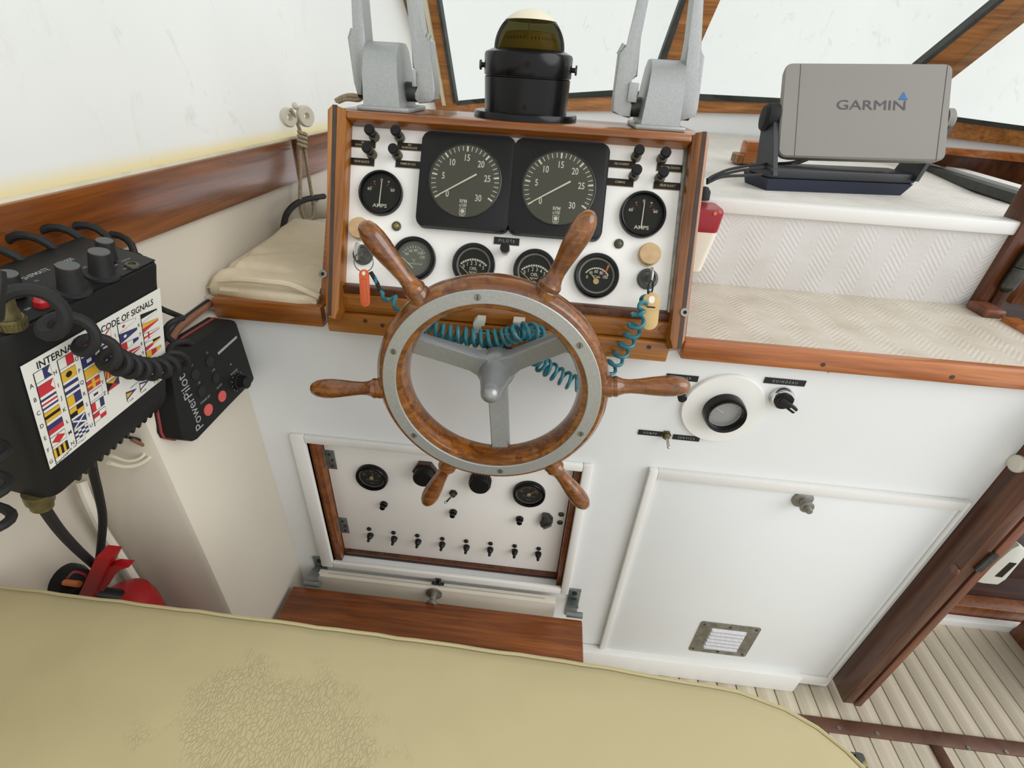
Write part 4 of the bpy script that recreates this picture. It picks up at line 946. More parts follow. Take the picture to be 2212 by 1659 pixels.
mb = MB(); mb.lathe([(rB*1.0, cz1+.0008), (rB*1.012, cz1+.002), (rB*1.012, cz2-.003), (rB*.985, cz2), (rB*.82, cz2+.004), (rB*.80, cz2+.004)], 'black_gloss', 64); cl = mb.build('collar', cp)
rD = rB*.80; hD = ztop-cz2-.004
def dome(f0, f1, r, h, n=10): return [(r*math.cos(math.pi/2*(f0+(f1-f0)*i/n)), cz2+.004+h*math.sin(math.pi/2*(f0+(f1-f0)*i/n))) for i in range(n+1)]
mb = MB(); mb.lathe(dome(0, .50, rD, hD, 10), 'amber_glass', 56, caps=False); mb.build('dome', cp)
mb = MB(); mb.lathe(dome(.50, 1, rD*1.004, hD*1.004, 8), 'compass_cap', 56); mb.build('cap', cp)
mb = MB(); mb.lathe([(rD*.92, cz2), (rD*.68, cz2+.022), (rD*.60, cz2+.023), (0, cz2+.023)], 'yellow_card', 48); cd_ = mb.build('card', cp)
mb = MB()
for i in range(48):
    a = math.radians(i*7.5); d = V((math.cos(a), math.sin(a), 0)); n = V((-d.y, d.x, 0))*.0004
    p0_, p1_ = d*(rD*.765)+ZA*(cz2+.0142), d*(rD*.735)+ZA*(cz2+.0170)
    mb.poly([p0_-n+d*.0004, p0_+n+d*.0004, p1_+n+d*.0004, p1_-n+d*.0004], 'print_black')
mb.build('graduation', cd_)
mb = MB(); mb.tube([(0, -rD*.80, cz2), (0, -rD*.70, cz2+.033)], .0008, 'yellow_card', 6); mb.build('lubber_line', cp)
mb = MB(); mb.cyl(0, 0, cz2-.004, cz2-.002, rD*.95, 'black_matte', 40); mb.build('bowl_floor', cp)
for a in (0, 180):
    mb = MB(); mb.M = Matrix.Rotation(math.radians(a), 4, 'Z') @ Matrix.Translation((rB*1.0, 0, (cz1+cz2)/2-.002)) @ Matrix.Rotation(math.pi/2, 4, 'Y'); mb.cyl(0, 0, 0, .005, .003, 'black_plastic', 10); mb.cyl(0, 0, .005, .0075, .0058, 'dark_steel', 14); mb.build('screw', cl)
for z, m_ in (((cz1+cz2)/2, cl), (.016, cp)):
    mb = MB(); mb.M = Matrix.Translation((.002, -rB*1.011, z)) @ Matrix.Rotation(math.pi/2, 4, 'X'); mb.cyl(0, 0, -.002, .0008, .0045 if m_ is cl else .0032, 'dark_cavity', 14); mb.build('set_screw', m_)
# --- twin-lever engine controls
def control(name_label, Yf, hs, side, arms, lug, blk):
    # hs: housing front face pixels (bl, br, tr, tl) ; arms: outline pixels of the two levers
    bl, br, tr, tl = [onY(*p, Yf) for p in hs]
    bx, bz = (bl.x+br.x)/2, TOPZ
    t = thing('engine_control', name_label, 'throttle control', FT((bx, Yf+.04, bz)))
    inv_ = t.matrix_world.inverted(); h = (tl.z+tr.z)/2-bz; wb = (br.x-bl.x)/2; wt = (tr.x-tl.x)/2
    mb = MB(); prof = [(0, -.04), (h*.55, -.038), (h*.82, -.030), (h*.95, -.018), (h, -.004), (h, .02), (h*.9, .032), (h*.6, .04), (0, .042)]
    R = []
    for s_, ch in ((-1, .88), (-.94, 1), (.94, 1), (1, .88)):
        R.append([(s_*(wb+(wt-wb)*min(1, z/h)), y*ch, z*(.97 if ch < 1 else 1)) for z, y in prof])
    mb.loft(R, 'cast_metal'); mb.build('housing', t)
    mb = MB(); mb.box(-wb*1.22, wb*1.45 if side > 0 else wb*1.22, -.046, .048, 0, .006, 'cast_metal', .002); mb.build('foot_plate', t)
    for out, dy, th in arms:
        pts = [inv_ @ onY(x, y, Yf+dy) for x, y in out]
        mb = MB(); mb.M = Matrix.Translation((0, dy-.04+.0, 0)) @ Matrix.Rotation(math.pi/2, 4, 'X'); mb.prism([(p.x, p.z) for p in pts], -th, 0, 'cast_metal', .002); lv = mb.build('lever', t)
    for x, y, dy in lug:
        p = inv_ @ onY(x, y, Yf+dy); mb = MB(); mb.M = Matrix.Translation((p.x, p.y+.006, p.z)) @ Matrix.Rotation(math.radians(25), 4, 'Y'); mb.cyl(0, 0, -.008, .004, .0036, 'cast_metal', 14); mb.build('stop_pin', t)
    for x0_, y0_, x1_, y1_ in blk:
        a, b = inv_ @ onY(x0_, y0_, Yf+.012), inv_ @ onY(x1_, y1_, Yf+.012); mb = MB(); mb.box(a.x, b.x, -.026, .0, b.z, a.z, 'cast_metal', .001); mb.build('pivot_block', t)
    # pivot bosses joining levers and housing
    mb = MB(); mb.M = Matrix.Translation((0, .0, h*.30)) @ Matrix.Rotation(math.pi/2, 4, 'Y'); mb.cyl(0, 0, -wb-.016, wb+.016, .012, 'dark_steel', 20); mb.build('pivot', t)
YF = .118
control('grey cast engine control with two levers at the left of the compass', YF, ((782, 229), (866, 233), (872, 89), (795, 86)), 1,
        [([(748, -120), (770, -120), (759+22, 0), (789, 85), (788, 95), (782, 205), (771, 205), (765, 180), (750, 80), (763, 69), (765, 64), (759, 0)], .02, .03),
         ([(866, -120), (884, -120), (901, 0), (913, 76), (929, 88), (932, 140), (940, 190), (939, 215), (930, 222), (905, 224), (896, 214), (895, 198), (905, 190), (904, 155), (891, 146), (887, 80), (878, 0)], .02, .03)],
        [(757, 70, .02), (922, 80, .02)], [(887, 150, 898, 188)])
control('grey cast engine control with two levers at the right of the compass', YF, ((1381, 272), (1470, 277), (1478, 128), (1398, 124)), -1,
        [([(1405, -120), (1424, -120), (1401, 0), (1385, 80), (1377, 165), (1362, 170), (1358, 195), (1366, 225), (1361, 256), (1340, 250), (1323, 243), (1327, 205), (1339, 110), (1357, 100), (1381, 0)], .02, .03),
         ([(1510, -120), (1530, -120), (1520, 0), (1511, 107), (1523, 122), (1512, 200), (1508, 235), (1503, 252), (1470, 262), (1474, 205), (1484, 195), (1482, 180), (1480, 130), (1488, 90), (1499, 0)], .02, .03)],
        [(1346, 103, .02)], [(1361, 178, 1375, 222)])

# =================================================================== DISPLAY UNIT ON THE DASH SHELF
KG = .269/.24
gc = CP + (V((.4699, .3084, -.0168))-CP)*KG
ga, gb, gn = V((.9975, -.0543, .0458)), V((-.0092, .5402, .8415)), V((-.0705, -.8398, .5384))
GM = fr(gc, ga, gn.cross(ga).normalized(), gn); gw, gh = .274, .1500*KG
ds = thing('chart_display', 'grey covered marine display unit lettered GARMIN on a black bracket', 'display', GM)
mb = MB(); R = []
for z, sx, sy, r in ((-.045, .80, .74, .02), (-.030, .93, .90, .02), (-.012, .995, .99, .016), (-.003, 1.0, 1.0, .014), (.0, .985, .975, .012)):
    R.append([(p[0], p[1], z) for p in rrect(gw*sx, gh*sy, r, 5)])
mb.loft(R, 'garmin_grey'); cv = mb.build('cover', ds)
def gl(px, py): p = GM.inverted() @ onP(px, py, gc, GM.to_3x3() @ ZA); return p.x, p.y
for q in (((1730, 139), (1716, 337)), ((2047, 141), (2022, 347))):
    a, b = gl(*q[0]), gl(*q[1]); mb = MB(); mb.tube([(a[0], a[1], .0), (b[0], b[1], .0)], .0006, 'garmin_text', 5); mb.build('seam', cv)
a, b = gl(1801, 228), gl(1963, 230)
mb = MB(); mb.text('GARMIN', .0240, 'garmin_text', (a[0]+b[0])/2, (a[1]+b[1])/2+.0005, .0006, math.atan2(b[1]-a[1], b[0]-a[0]), 0.0, (b[0]-a[0])/.0240/4.05); mb.build('lettering', cv)
c = gl(1951, 208); mb = MB(); mb.prism([(c[0]-.0075, c[1]-.0062), (c[0]+.0075, c[1]-.0062), (c[0]+.0030, c[1]+.0018), (c[0]+.0006, c[1]+.0068), (c[0]-.0006, c[1]+.0068), (c[0]-.0030, c[1]+.0018)], .0, .0006, 'garmin_blue'); mb.build('logo_triangle', cv)
SZ = -.1485
bl, br = onZ(1648, 398, SZ+.012), onZ(1960, 410, SZ+.012)
bcy = (bl.y+br.y)/2
fl_, fr_ = onZ(1655, 411, SZ), onZ(1945, 422, SZ)
bax = V((fr_.x-fl_.x, fr_.y-fl_.y, 0)).normalized(); bay = V((-bax.y, bax.x, 0)); BL = (fr_-fl_).length
BM = fr((fl_+fr_)/2, bax, bay, ZA); gi = GM.inverted() @ BM
mb = MB(); mb.M = gi; mb.loft([[(-BL/2, 0, 0), (BL/2, 0, 0), (BL/2, .075, 0), (-BL/2, .075, 0)], [(-BL/2-.006, -.004, .020), (BL/2+.012, -.004, .020), (BL/2+.012, .08, .020), (-BL/2-.006, .08, .020)]], 'navy_base'); mb.build('mounting_block', ds)
mb = MB(); mb.M = gi; mb.box(-BL/2-.004, BL/2+.016, -.002, .072, .020, .037, 'bracket_black', .004); bkt = mb.build('bracket_base', ds)
for fx in (-.34, -.24, .30, .40):
    mb = MB(); mb.M = gi; mb.cyl(BL*fx, .03+.02*(fx > 0)*(-1), .037, .0375, .006, 'black_plastic', 12); mb.build('bolt_hole', bkt)
kn = GM @ V((-gw/2-.010, -gh*.02, -.022)); kn2 = GM @ V((gw/2+.008, -gh*.02, -.022))
for s_, kp_ in ((-1, kn), (1, kn2)):
    lo = BM @ V((s_*(BL/2)+(.002 if s_ < 0 else .010), .02, .026)); di = GM.inverted()
    A, B = di @ lo, di @ kp_; up = BM.to_3x3() @ bay if False else (di.to_3x3() @ bay); sd_ = (di.to_3x3() @ bax)
    mb = MB(); R = []
    for p_, w_ in ((A, .030), (A.lerp(B, .5), .025), (B, .018)): R.append([p_-up*w_-sd_*.004, p_+up*w_-sd_*.004, p_+up*w_+sd_*.004, p_-up*w_+sd_*.004])
    mb.loft(R, 'bracket_black'); mb.build('bracket_arm', ds)
    mb = MB(); mb.M = Matrix.Translation(B) @ Matrix.Rotation(math.pi/2*s_, 4, 'Y'); mb.lathe([(.022, -.010), (.024, -.004), (.024, .008), (.019, .014), (0, .016)] if s_ < 0 else [(.02, -.006), (.02, .004), (.016, .008), (0, .009)], 'black_matte' if s_ < 0 else 'garmin_grey', 28); mb.build('clamp_knob', ds)
# cables running from the console side to the display
for i, (q, lb) in enumerate((([(1528, 388, .235), (1545, 378, .25), (1580, 365, .30), (1640, 355, .36), (1700, 352, .42), (1735, 345, .47)], 'upper black display cable on the dash shelf'), ([(1528, 392, .235), (1545, 382, .25), (1600, 368, .30), (1650, 363, .36), (1712, 356, .42), (1745, 345, .47)], 'middle black display cable on the dash shelf'), ([(1527, 396, .235), (1560, 382, .25), (1610, 379, .29), (1645, 377, .33)], 'lower black display cable on the dash shelf'))):
    mb = MB(); pts = [onY(x, y, Y) for x, y, Y in q]; pts = [V((p.x, p.y, max(p.z, SZ+.003))) for p in pts]
    mb.tube(smooth(pts, 6), .0023, 'black_rubber', 8); solo('display_cable', lb, 'cable', mb, None, 'black cables of the display unit')
mb = MB(); p = onY(1525, 392, .222); mb.M = FT((p.x, p.y, SZ)); mb.lathe([(.012, 0), (.011, .012), (.006, .018), (0, .019)], 'black_rubber', 16); solo('cable_gland', 'black rubber cable gland at the console side', 'gland', mb)
# wooden wedge lying further back on the shelf
p = onY(1636, 285, .62); mb = MB(); mb.M = FT((p.x+.01, .62, -.138)); mb.box(-.03, .03, -.02, .02, 0, .045, 'trim_wood', .004); mb.box(-.045, -.03, -.02, .02, 0, .02, 'olive_wood', .003); solo('wooden_block', 'small reddish wooden block behind the display bracket', 'block', mb)
# starboard hatch runner: black strip, white slat, brown beam
a, b = onZ(1960, 360, -.14), onZ(2204, 442, -.147); d = (b-a).normalized(); s_ = V((-d.y, d.x, 0))
mb = MB(); R = [[p_-s_*.012, p_+s_*.012, p_+s_*.012+ZA*.016, p_-s_*.012+ZA*.016] for p_ in (a-d*.25, b)]; mb.loft(R, 'gasket'); struct('trim_17', mb, None, 'dark rubber strip along the edge of the dash shelf')
mb = MB(); R = [[p_+s_*.02, p_+s_*.05, p_+s_*.05+ZA*.02, p_+s_*.02+ZA*.02] for p_ in (a-d*.25, b+d*.1)]; mb.loft(R, 'white_frame'); struct('trim_18', mb, None, 'white slat beside the dark rubber strip')
q0, q1, q2, q3 = onY(1985, 317, .62), onY(2330, 345, .62), onY(2330, 425, .62), onY(1985, 345, .62)
mb = MB(); mb.loft([[onY(1990, 316, .70), onY(2320, 340, .56), onY(2320, 362, .56), onY(1990, 328, .70)], [onY(1990, 316, .70)+YA*.03, onY(2320, 340, .56)+YA*.03, onY(2320, 362, .56)+YA*.03, onY(1990, 328, .70)+YA*.03]], 'trim_wood')
bm_ = struct('trim_19', mb, None, 'varnished hatch beam beside the display unit')
mb = MB(); mb.loft([[onY(1985, 328, .71), onY(2320, 362, .57), onY(2320, 440, .57), onY(1985, 345, .71)], [onY(1985, 328, .71)+YA*.02, onY(2320, 362, .57)+YA*.02, onY(2320, 440, .57)+YA*.02, onY(1985, 345, .71)+YA*.02]], 'jamb_wood'); mb.build('beam_face', bm_)
# red and white beaker hung on the riser behind the console
p = onY(1524, 450, RY-.03)
mb = MB(); M_ = FT((onY(1500, 500, RY-.03).x, RY-.034, -.255))
t = thing('beaker_holder', 'white plastic holder with a red lining hanging on the riser', 'holder', M_)
zt_ = onY(1530, 452, RY-.05).z+.255
mb = MB(); R = []
for z, w_, d_ in ((0, .016, .014), (.006, .021, .020), (zt_*.4, .0245, .025), (zt_*.69, .0270, .0290)): R.append([(x, y, z) for x, y in rrect(2*w_, 2*d_, .010, 4)])
mb.loft(R, 'cream_plastic'); mb.build('body', t)
mb = MB(); R = []
for z, w_, d_ in ((zt_*.68, .0262, .0282), (zt_*.72, .0272, .0296), (zt_*.98, .0284, .0312), (zt_*1.02, .0262, .0290)): R.append([(x, y, z) for x, y in rrect(2*w_, 2*d_, .010, 4)])
mb.loft(R, 'crimson'); mb.build('red_lid', t)
mb = MB(); mb.M = Matrix.Translation((.013, -.0318, zt_*.98)) @ Matrix.Rotation(math.pi/2, 4, 'X'); mb.cyl(0, 0, 0, .0006, .0028, 'needle_orange', 12); mb.build('rivet', t)
# doorway fittings on the starboard side
t = thing('strap_hinge', 'grey steel hinge beside the dark upright at the cabin door', 'hinge', FT(onY(2190, 592, RY-.02)))
i_ = t.matrix_world.inverted(); a, b = i_ @ onY(2177, 618, RY-.02), i_ @ onY(2235, 535, RY-.02)
mb = MB(); mb.tube([a, a.lerp(b, .48)], .0105, 'dark_steel', 14); mb.ball(a, .0105, 'dark_steel', 14, 8); mb.build('lower_knuckle', t)
mb = MB(); mb.tube([a.lerp(b, .5), b], .0105, 'dark_steel', 14); mb.build('upper_knuckle', t)
mb = MB(); x0_ = onY(2178, 668, .26).x; mb.box(x0_, x0_+.4, .262, .282, -.29, -.12, 'door_wood', .002); struct('door_1', mb, None, 'brown cabin door standing behind the hinge')
mb = MB(); x1_ = onY(2140, 650, .33).x; mb.box(x1_-.03, x0_+.06, .40, .41, -.285, -.165, 'cream_strip'); struct('gap_light_panel', mb, None, 'pale panel added for the background light showing through the hinge gap')  # pale panel stands in for background light behind the hinge gap
mb = MB(); mb.box(.75, 1.3, -.0, .21, CZ-.022, CZ-.012, 'dark_interior_wood'); struct('wall_well', mb, None, 'dark sill of the companionway beside the counter')
LY = -.02; t = thing('door_latch', 'pale metal latch plate on the dark door jamb', 'latch', FB(2150, 1235, LY)); i_ = t.matrix_world.inverted()
o = [i_ @ onY(x, y, LY) for x, y in ((2100, 1250), (2118, 1254), (2150, 1257), (2168, 1245), (2212, 1192), (2211, 1182), (2197, 1172), (2180, 1180))]
w_ = [i_ @ onY(x, y, LY) for x, y in ((2143, 1238), (2158, 1240), (2190, 1210), (2175, 1208))]
mb = MB(); mb.prism([(p.x, p.y) for p in o], -.004, .006, 'white_metal', .002); mb.build('plate', t)
mb = MB(); mb.prism([(p.x, p.y) for p in w_], .004, .0066, 'dark_cavity'); mb.build('slot', t)
a, b = i_ @ onY(2112, 1232, -.05), i_ @ onY(2150, 1198, -.05); mb = MB(); mb.tube([(a.x, a.y, .029), (b.x, b.y, .029)], .006, 'dark_steel', 10); mb.build('bolt', t)

# =================================================================== PORT SIDE
# folded canvas on the narrow counter
def canvas_pile():
    t = thing('folded_canvas', 'folded beige canvas lying on the narrow side counter', 'canvas', Matrix.Translation((-.39, .1, CZ)))
    i_ = t.matrix_world.inverted()
    def slab(z0, z1, outl, name, sag):
        mb = MB(); n = len(outl); R = []
        cx = sum(p[0] for p in outl)/n; cy = sum(p[1] for p in outl)/n
        for f, zz in ((.96, z0), (.995, z0+(z1-z0)*.12), (1.0, z0+(z1-z0)*.5), (.992, z0+(z1-z0)*.88), (.955, z1)):
            R.append([i_ @ V((cx+(p[0]-cx)*f, cy+(p[1]-cy)*f, zz+sag*(p[1]))) for p in outl])
        for f in (.72, .5, .25, .02):
            R.append([i_ @ V((cx+(p[0]-cx)*f, cy+(p[1]-cy)*f, z1+sag*(cy+(p[1]-cy)*f)+.003*math.sin(7*p[0]*9+f*9))) for p in outl])
        mb.loft(R, 'canvas_beige'); return mb.build(name, t, sharp=60)
    o1 = [(-.474, .010), (-.466, -.004), (-.40, -.010), (-.335, -.012), (-.312, -.006), (-.312, .12), (-.312, .30), (-.40, .32), (-.474, .28), (-.474, .12)]
    slab(CZ, CZ+.016, o1, 'lower_fold', .0)
    # upper sheet: a draped height field that rises towards the back, with a slack diagonal crease
    def sheet(name, x0_, x1_, y0_, y1_, hf, n=26, m_=30):
        mb = MB(); k = mb.mi('canvas_beige'); T = []; Bt = []
        for j in range(m_+1):
            rt, rb = [], []
            for i in range(n+1):
                u, v = i/n, j/m_; y = y0_+(y1_-y0_)*v+.012*(1-v)*math.sin(u*3.0); x = x0_+(x1_-x0_)*u+(.012*(1-u)*(1-v) if name == 'top_fold' else 0)
                e = min(u, 1.0, v*1.6, (1-v)*1.2); e = min(1, e/.10); z = hf(u, v)
                rt.append(mb.v(i_ @ V((x, y, CZ+.012+(z-.012)*(1-(1-e)**2)))))
                rb.append(mb.v(i_ @ V((x, y, CZ+.010))))
            T.append(rt); Bt.append(rb)
        for j in range(m_):
            for i in range(n): mb.face([T[j][i], T[j][i+1], T[j+1][i+1], T[j+1][i]], k); mb.face([Bt[j][i], Bt[j+1][i], Bt[j+1][i+1], Bt[j][i+1]], k)
        for j in range(m_): mb.face([T[j][0], T[j+1][0], Bt[j+1][0], Bt[j][0]], k); mb.face([T[j][n], Bt[j][n], Bt[j+1][n], T[j+1][n]], k)
        for i in range(n): mb.face([T[0][i], Bt[0][i], Bt[0][i+1], T[0][i+1]], k); mb.face([T[m_][i], T[m_][i+1], Bt[m_][i+1], Bt[m_][i]], k)
        mb.build(name, t, sharp=60)
    def h1(u, v):
        cr = v-.10-.28*u; return .030+.012*v-.010*u*(1-v)-.005*math.exp(-(cr/.03)**2)+.002*math.sin(9*u+4*v)
    def h2(u, v):
        d1 = (v-.15-.55*u); return .034+.018*min(1, v*1.3)-.010*u-.004*math.exp(-(d1/.05)**2)+.003*math.sin(5*u+7*v)
    for q, r_ in (([(472, 606), (520, 604), (575, 609), (628, 616), (690, 642)], .0045), ([(478, 625), (540, 632), (620, 644), (686, 655)], .0040)):
        mb = MB(); mb.tube(smooth([i_ @ onY(x, y, -.004) for x, y in q], 6), r_, 'canvas_beige', 8); mb.build('fold_lip', t)
    sheet('middle_fold', -.472, -.312, .000, .27, h1)
    sheet('top_fold', -.470, -.312, .024, .25, h2)
canvas_pile()
# black edging hose and pale bundle behind the canvas
mb = MB(); mb.tube(smooth([onX(x, y, -.455) for x, y in ((612, 505), (614, 480), (622, 458), (640, 440), (664, 430), (700, 424))], 6), .0052, 'black_rubber', 10)
solo('rubber_hose', 'black rubber hose curving up behind the folded canvas', 'hose', mb)
t = thing('cloth_bundle', 'pale rolled cloth bundle behind the folded canvas', 'cloth', FT(onX(690, 460, -.44)))
i_ = t.matrix_world.inverted(); a, b = i_ @ onY(640, 460, .34), i_ @ onY(760, 452, .34)
mb = MB(); mb.tube(smooth([a, a.lerp(b, .5)+ZA*.004, b], 5), [.018]*11, 'pvc_white', 14); mb.build('roll', t)
# pulley with rope loop
PX = -.455
pl = thing('rope_pulley', 'cream pulley wheel with a knotted tan rope loop on the mahogany board', 'pulley', fr(onX(641, 250, PX), YA, ZA, XA)); i_ = pl.matrix_world.inverted()
for x, y, r_, dz in ((633, 254, .0150, -.012), (650, 250, .0170, .004)):
    p = i_ @ onX(x, y, PX); mb = MB(); mb.M = Matrix.Translation((p.x, p.y, dz)) @ Matrix.Rotation(-.45, 4, 'Y'); mb.lathe([(.0045, 0), (r_*.88, .000), (r_, .003), (r_, .008), (r_*.88, .011), (.006, .0105), (.0045, .008), (.0045, .003)], 'pulley_cream', 28, closed=True); mb.build('sheave', pl)
p = i_ @ onX(637, 229, PX); mb = MB(); mb.ball((p.x, p.y, 0), .006, 'pulley_cream', 14, 8, .8); mb.build('end_knob', pl)
def PXp(x, y, d=0): q = i_ @ onX(x, y, PX+d); return (q.x, q.y, q.z)
rp = [PXp(*q) for q in ((628, 236), (633, 246), (641, 262), (648, 282), (652, 292), (648, 310), (648, 330), (649, 380), (648, 430), (652, 462), (664, 476), (676, 468), (677, 445), (670, 400), (661, 340), (655, 300))]
mb = MB(); mb.tube(smooth(rp, 6), .0032, 'rope_tan', 8); rpo = mb.build('rope_loop', pl)
for k_ in range(4):
    y = 284+k_*9; mb = MB(); mb.tube(smooth([PXp(645, y, .004), PXp(652, y+3, .009), PXp(661, y+6, .004), PXp(653, y+8, -.004), PXp(645, y, .004)], 5), .0030, 'rope_tan', 7); mb.build('knot_turn', rpo)
mb = MB(); mb.tube(smooth([onY(x, y, .16) for x, y in ((725, 218), (740, 210), (758, 206), (780, 210), (772, 216), (748, 214), (730, 220))], 6), .0030, 'rope_tan', 7)
solo('rope_end', 'short end of tan rope lying on top of the console corner', 'rope', mb)

# --- autopilot control box on the port casing
AX = -.425
def QA(px, py, X=AX): return onX(px, py, X)
ap = thing('autopilot_unit', 'black autopilot control box lettered PowerPilot with two red buttons', 'control box', fr(QA(460, 830), YA, ZA, XA)); i_ = ap.matrix_world.inverted()
def LA(px, py): q = i_ @ QA(px, py); return (q.x, q.y)
P3 = lambda px, py: LA(300+px/5.183, 660+py/5.183)
out = [LA(366, 780), LA(500.6, 691), LA(508, 693), LA(513, 700), LA(550, 816), LA(548, 824), LA(425.4, 948.4), LA(418.6, 954), LA(398, 950), LA(392, 938)]
mb = MB(); mb.prism(out, -.024, 0, 'black_matte', .003); cs = mb.build('case', ap)
cx_ = sum(p[0] for p in out)/len(out); cy_ = sum(p[1] for p in out)/len(out)
mb = MB(); mb.prism([(cx_+(p[0]-cx_)*1.02, cy_+(p[1]-cy_)*1.02) for p in out], -.0262, -.0240, 'print_red'); mb.build('red_seam', cs)
mb = MB(); mb.prism([(cx_+(p[0]-cx_)*1.01, cy_+(p[1]-cy_)*1.01) for p in out], -.034, -.0262, 'black_matte'); mb.build('back_case', cs)
for (x, y), m_, r_ in (((787, 625), 'charcoal', .0068), ((625, 770), 'charcoal', .0068), ((857, 815), 'charcoal', .0064), ((697, 957), 'charcoal', .0068), ((773, 1167), 'red_button', .0080), ((928, 1015), 'red_button', .0078)):
    c = P3(x, y); mb = MB(); mb.cyl(c[0], c[1], 0, .0012, r_, m_, 28); mb.build('button', ap)
c = P3(1110, 850); mb = MB(); mb.M = Matrix.Translation((c[0], c[1], 0)); mb.lathe([(.0125, 0), (.0120, .003), (.0098, .004), (.0092, .014), (.008, .015), (0, .0152)], 'black_plastic', 30); mb.build('rudder_knob', ap)
mb = MB(); a, b = P3(885, 540), P3(1095, 350); d = V((b[0]-a[0], b[1]-a[1], 0)); mb.M = Matrix.Translation(((a[0]+b[0])/2, (a[1]+b[1])/2, 0)) @ Matrix.Rotation(math.atan2(d.y, d.x), 4, 'Z'); mb.box(-d.length/2, d.length/2, -.0018, .0018, 0, .0003, 'print_grey'); mb.build('maker_strip', ap)
mb = MB(); a, b = P3(690, 1400), P3(470, 760); mb.text('PowerPilot', .0205, 'print_grey', (a[0]+b[0])/2, (a[1]+b[1])/2, .0004, math.pi/2, 0, .88); mb.build('brand_lettering', ap)
for nm_, it in (('button_lettering', (('+1', (762, 530)), ('-1', (593, 670)), ('+10', (830, 725)), ('-10', (668, 868)))), ('mode_lettering', (('AUTO', (898, 905)), ('STAND BY', (742, 1052)))), ('knob_lettering', (('RUDDER', (1063, 745)), ('o', (1025, 655))))):
    mb = MB()
    for s_, (x, y) in it: c = P3(x, y); mb.text(s_, .0042 if len(s_) > 1 else .006, 'print_grey', c[0], c[1], .0004, 0, .004)
    if nm_ == 'knob_lettering':
        for k_ in range(8):
            x, y = pol(.0138, 40+k_*28); c = P3(1110, 850); mb.cyl(c[0]+x, c[1]+y, 0, .0003, .0005, 'print_white', 6)
    mb.build(nm_, ap)
# --- marine radio in front of the cockpit side, control face up
RW = .150; KR = RW/.18
rc_ = CP + (V((-.4707, -.188, -.2997))-CP)*KR
ra, rb_, rn = V((-.026, .9995, .0168)), V((.2713, -.0091, .9625)), V((.9621, .0296, -.2709))
RM = fr(rc_, ra, rn.cross(ra), rn); RI = RM.inverted(); RH = .1317*KR
rd = thing('marine_radio', 'black marine radio carrying a signal flag sticker, control face up', 'radio', RM)
DT = .074; BX_, BT, BB = .0815, RH/2+.026, -RH/2-.043
mb = MB(); R = []
def sec(y, sx, dz): return [(p[0], y, p[1]-DT/2) for p in rrect(2*BX_*sx, DT-dz, .012, 4)]
for y, sx, dz in ((BB, .94, .012), (BB+.006, .98, .004), (BB+.03, 1, .001), (RH/2-.002, 1, .001), (RH/2+.004, 1.0, .001), (BT-.004, 1.01, 0), (BT, 1.0, .003)): R.append(sec(y, sx, dz))
mb.loft(R, 'black_matte'); case = mb.build('case', rd)
mb = MB(); mb.box(-BX_*.97, BX_*.97, BT, BT+.0015, -DT+.004, -.004, 'black_plastic', .0006); ctl = mb.build('control_face', rd)
# cooling fins along the lower back
for i in range(14):
    x = -BX_*.52+i*(BX_*1.44)/13; mb = MB(); mb.loft([[(x-.0030, BB+.014, -DT+.01), (x+.0030, BB+.014, -DT+.01), (x+.0030, BB+.014, -.004), (x-.0030, BB+.014, -.004)], [(x-.0010, BB-.010, -DT+.01), (x+.0016, BB-.010, -DT+.01), (x+.0016, BB-.010, -.009), (x-.0010, BB-.010, -.009)]], 'black_plastic'); mb.build('fin', case)
# sticker with the flags
mb = MB(); mb.box(-RW/2, RW/2, -RH/2, RH/2, .0002, .0007, 'sticker_white'); stk = mb.build('sticker', rd)
def S(px, py): q = RI @ onP(px, py, rc_, rn); return q.x, q.y
z5 = (0, 700, 5.53)
def SZ_(x, y): return S(x/5.53, 700+y/5.53)
mb = MB(); zf = .0009
a, b = SZ_(388, 520), SZ_(1075, 150); a2 = S(205, 716); b2 = S(330, 655)
c0 = S(69, 794); c1_ = S(333, 648)
L_ = math.hypot(c1_[0]-c0[0], c1_[1]-c0[1])
mb.text('INTERNATIONAL CODE OF SIGNALS', .0092, 'print_black', (c0[0]+c1_[0])/2, (c0[1]+c1_[1])/2-.0005, zf, math.atan2(c1_[1]-c0[1], c1_[0]-c0[0]), .016, .84)
B_, Rr, Yw, K_, Wt = 'flag_blue', 'flag_red', 'flag_yellow', 'print_black', 'sticker_white'
fw, fh = .0140, .0100
def flag(x, y, ch, parts, pole=True, pen=False):
    Z = [zf]
    mb.box(x-.0007, x, y-fh*.85, y+fh*.5, zf, zf+.0001, K_)
    W_ = fw*1.55 if pen else fw
    def R_(x0_, x1_, y0_, y1_, m_):
        Z[0] += .00003
        if pen:
            tp = lambda f, g: (x+f*W_, y+(g-.5)*fh*(1-.72*f), Z[0])
            mb.poly([tp(x0_, y0_), tp(x1_, y0_), tp(x1_, y1_), tp(x0_, y1_)], m_)
        else: mb.poly([(x+x0_*W_, y+(y0_-.5)*fh, Z[0]), (x+x1_*W_, y+(y0_-.5)*fh, Z[0]), (x+x1_*W_, y+(y1_-.5)*fh, Z[0]), (x+x0_*W_, y+(y1_-.5)*fh, Z[0])], m_)
    def PG(pts, m_):
        Z[0] += .00003
        mb.poly([(x+px*W_, y+(py-.5)*fh*(1-.72*px if pen else 1), Z[0]) for px, py in pts], m_)
    R_(-.02, 1.02, -.03, 1.03, K_); R_(0, 1, .02, .98, Wt)
    parts(R_, PG)
    mb.text(ch, .0058, K_, x-.0040, y-fh*.45, zf, 0, .006, .8)
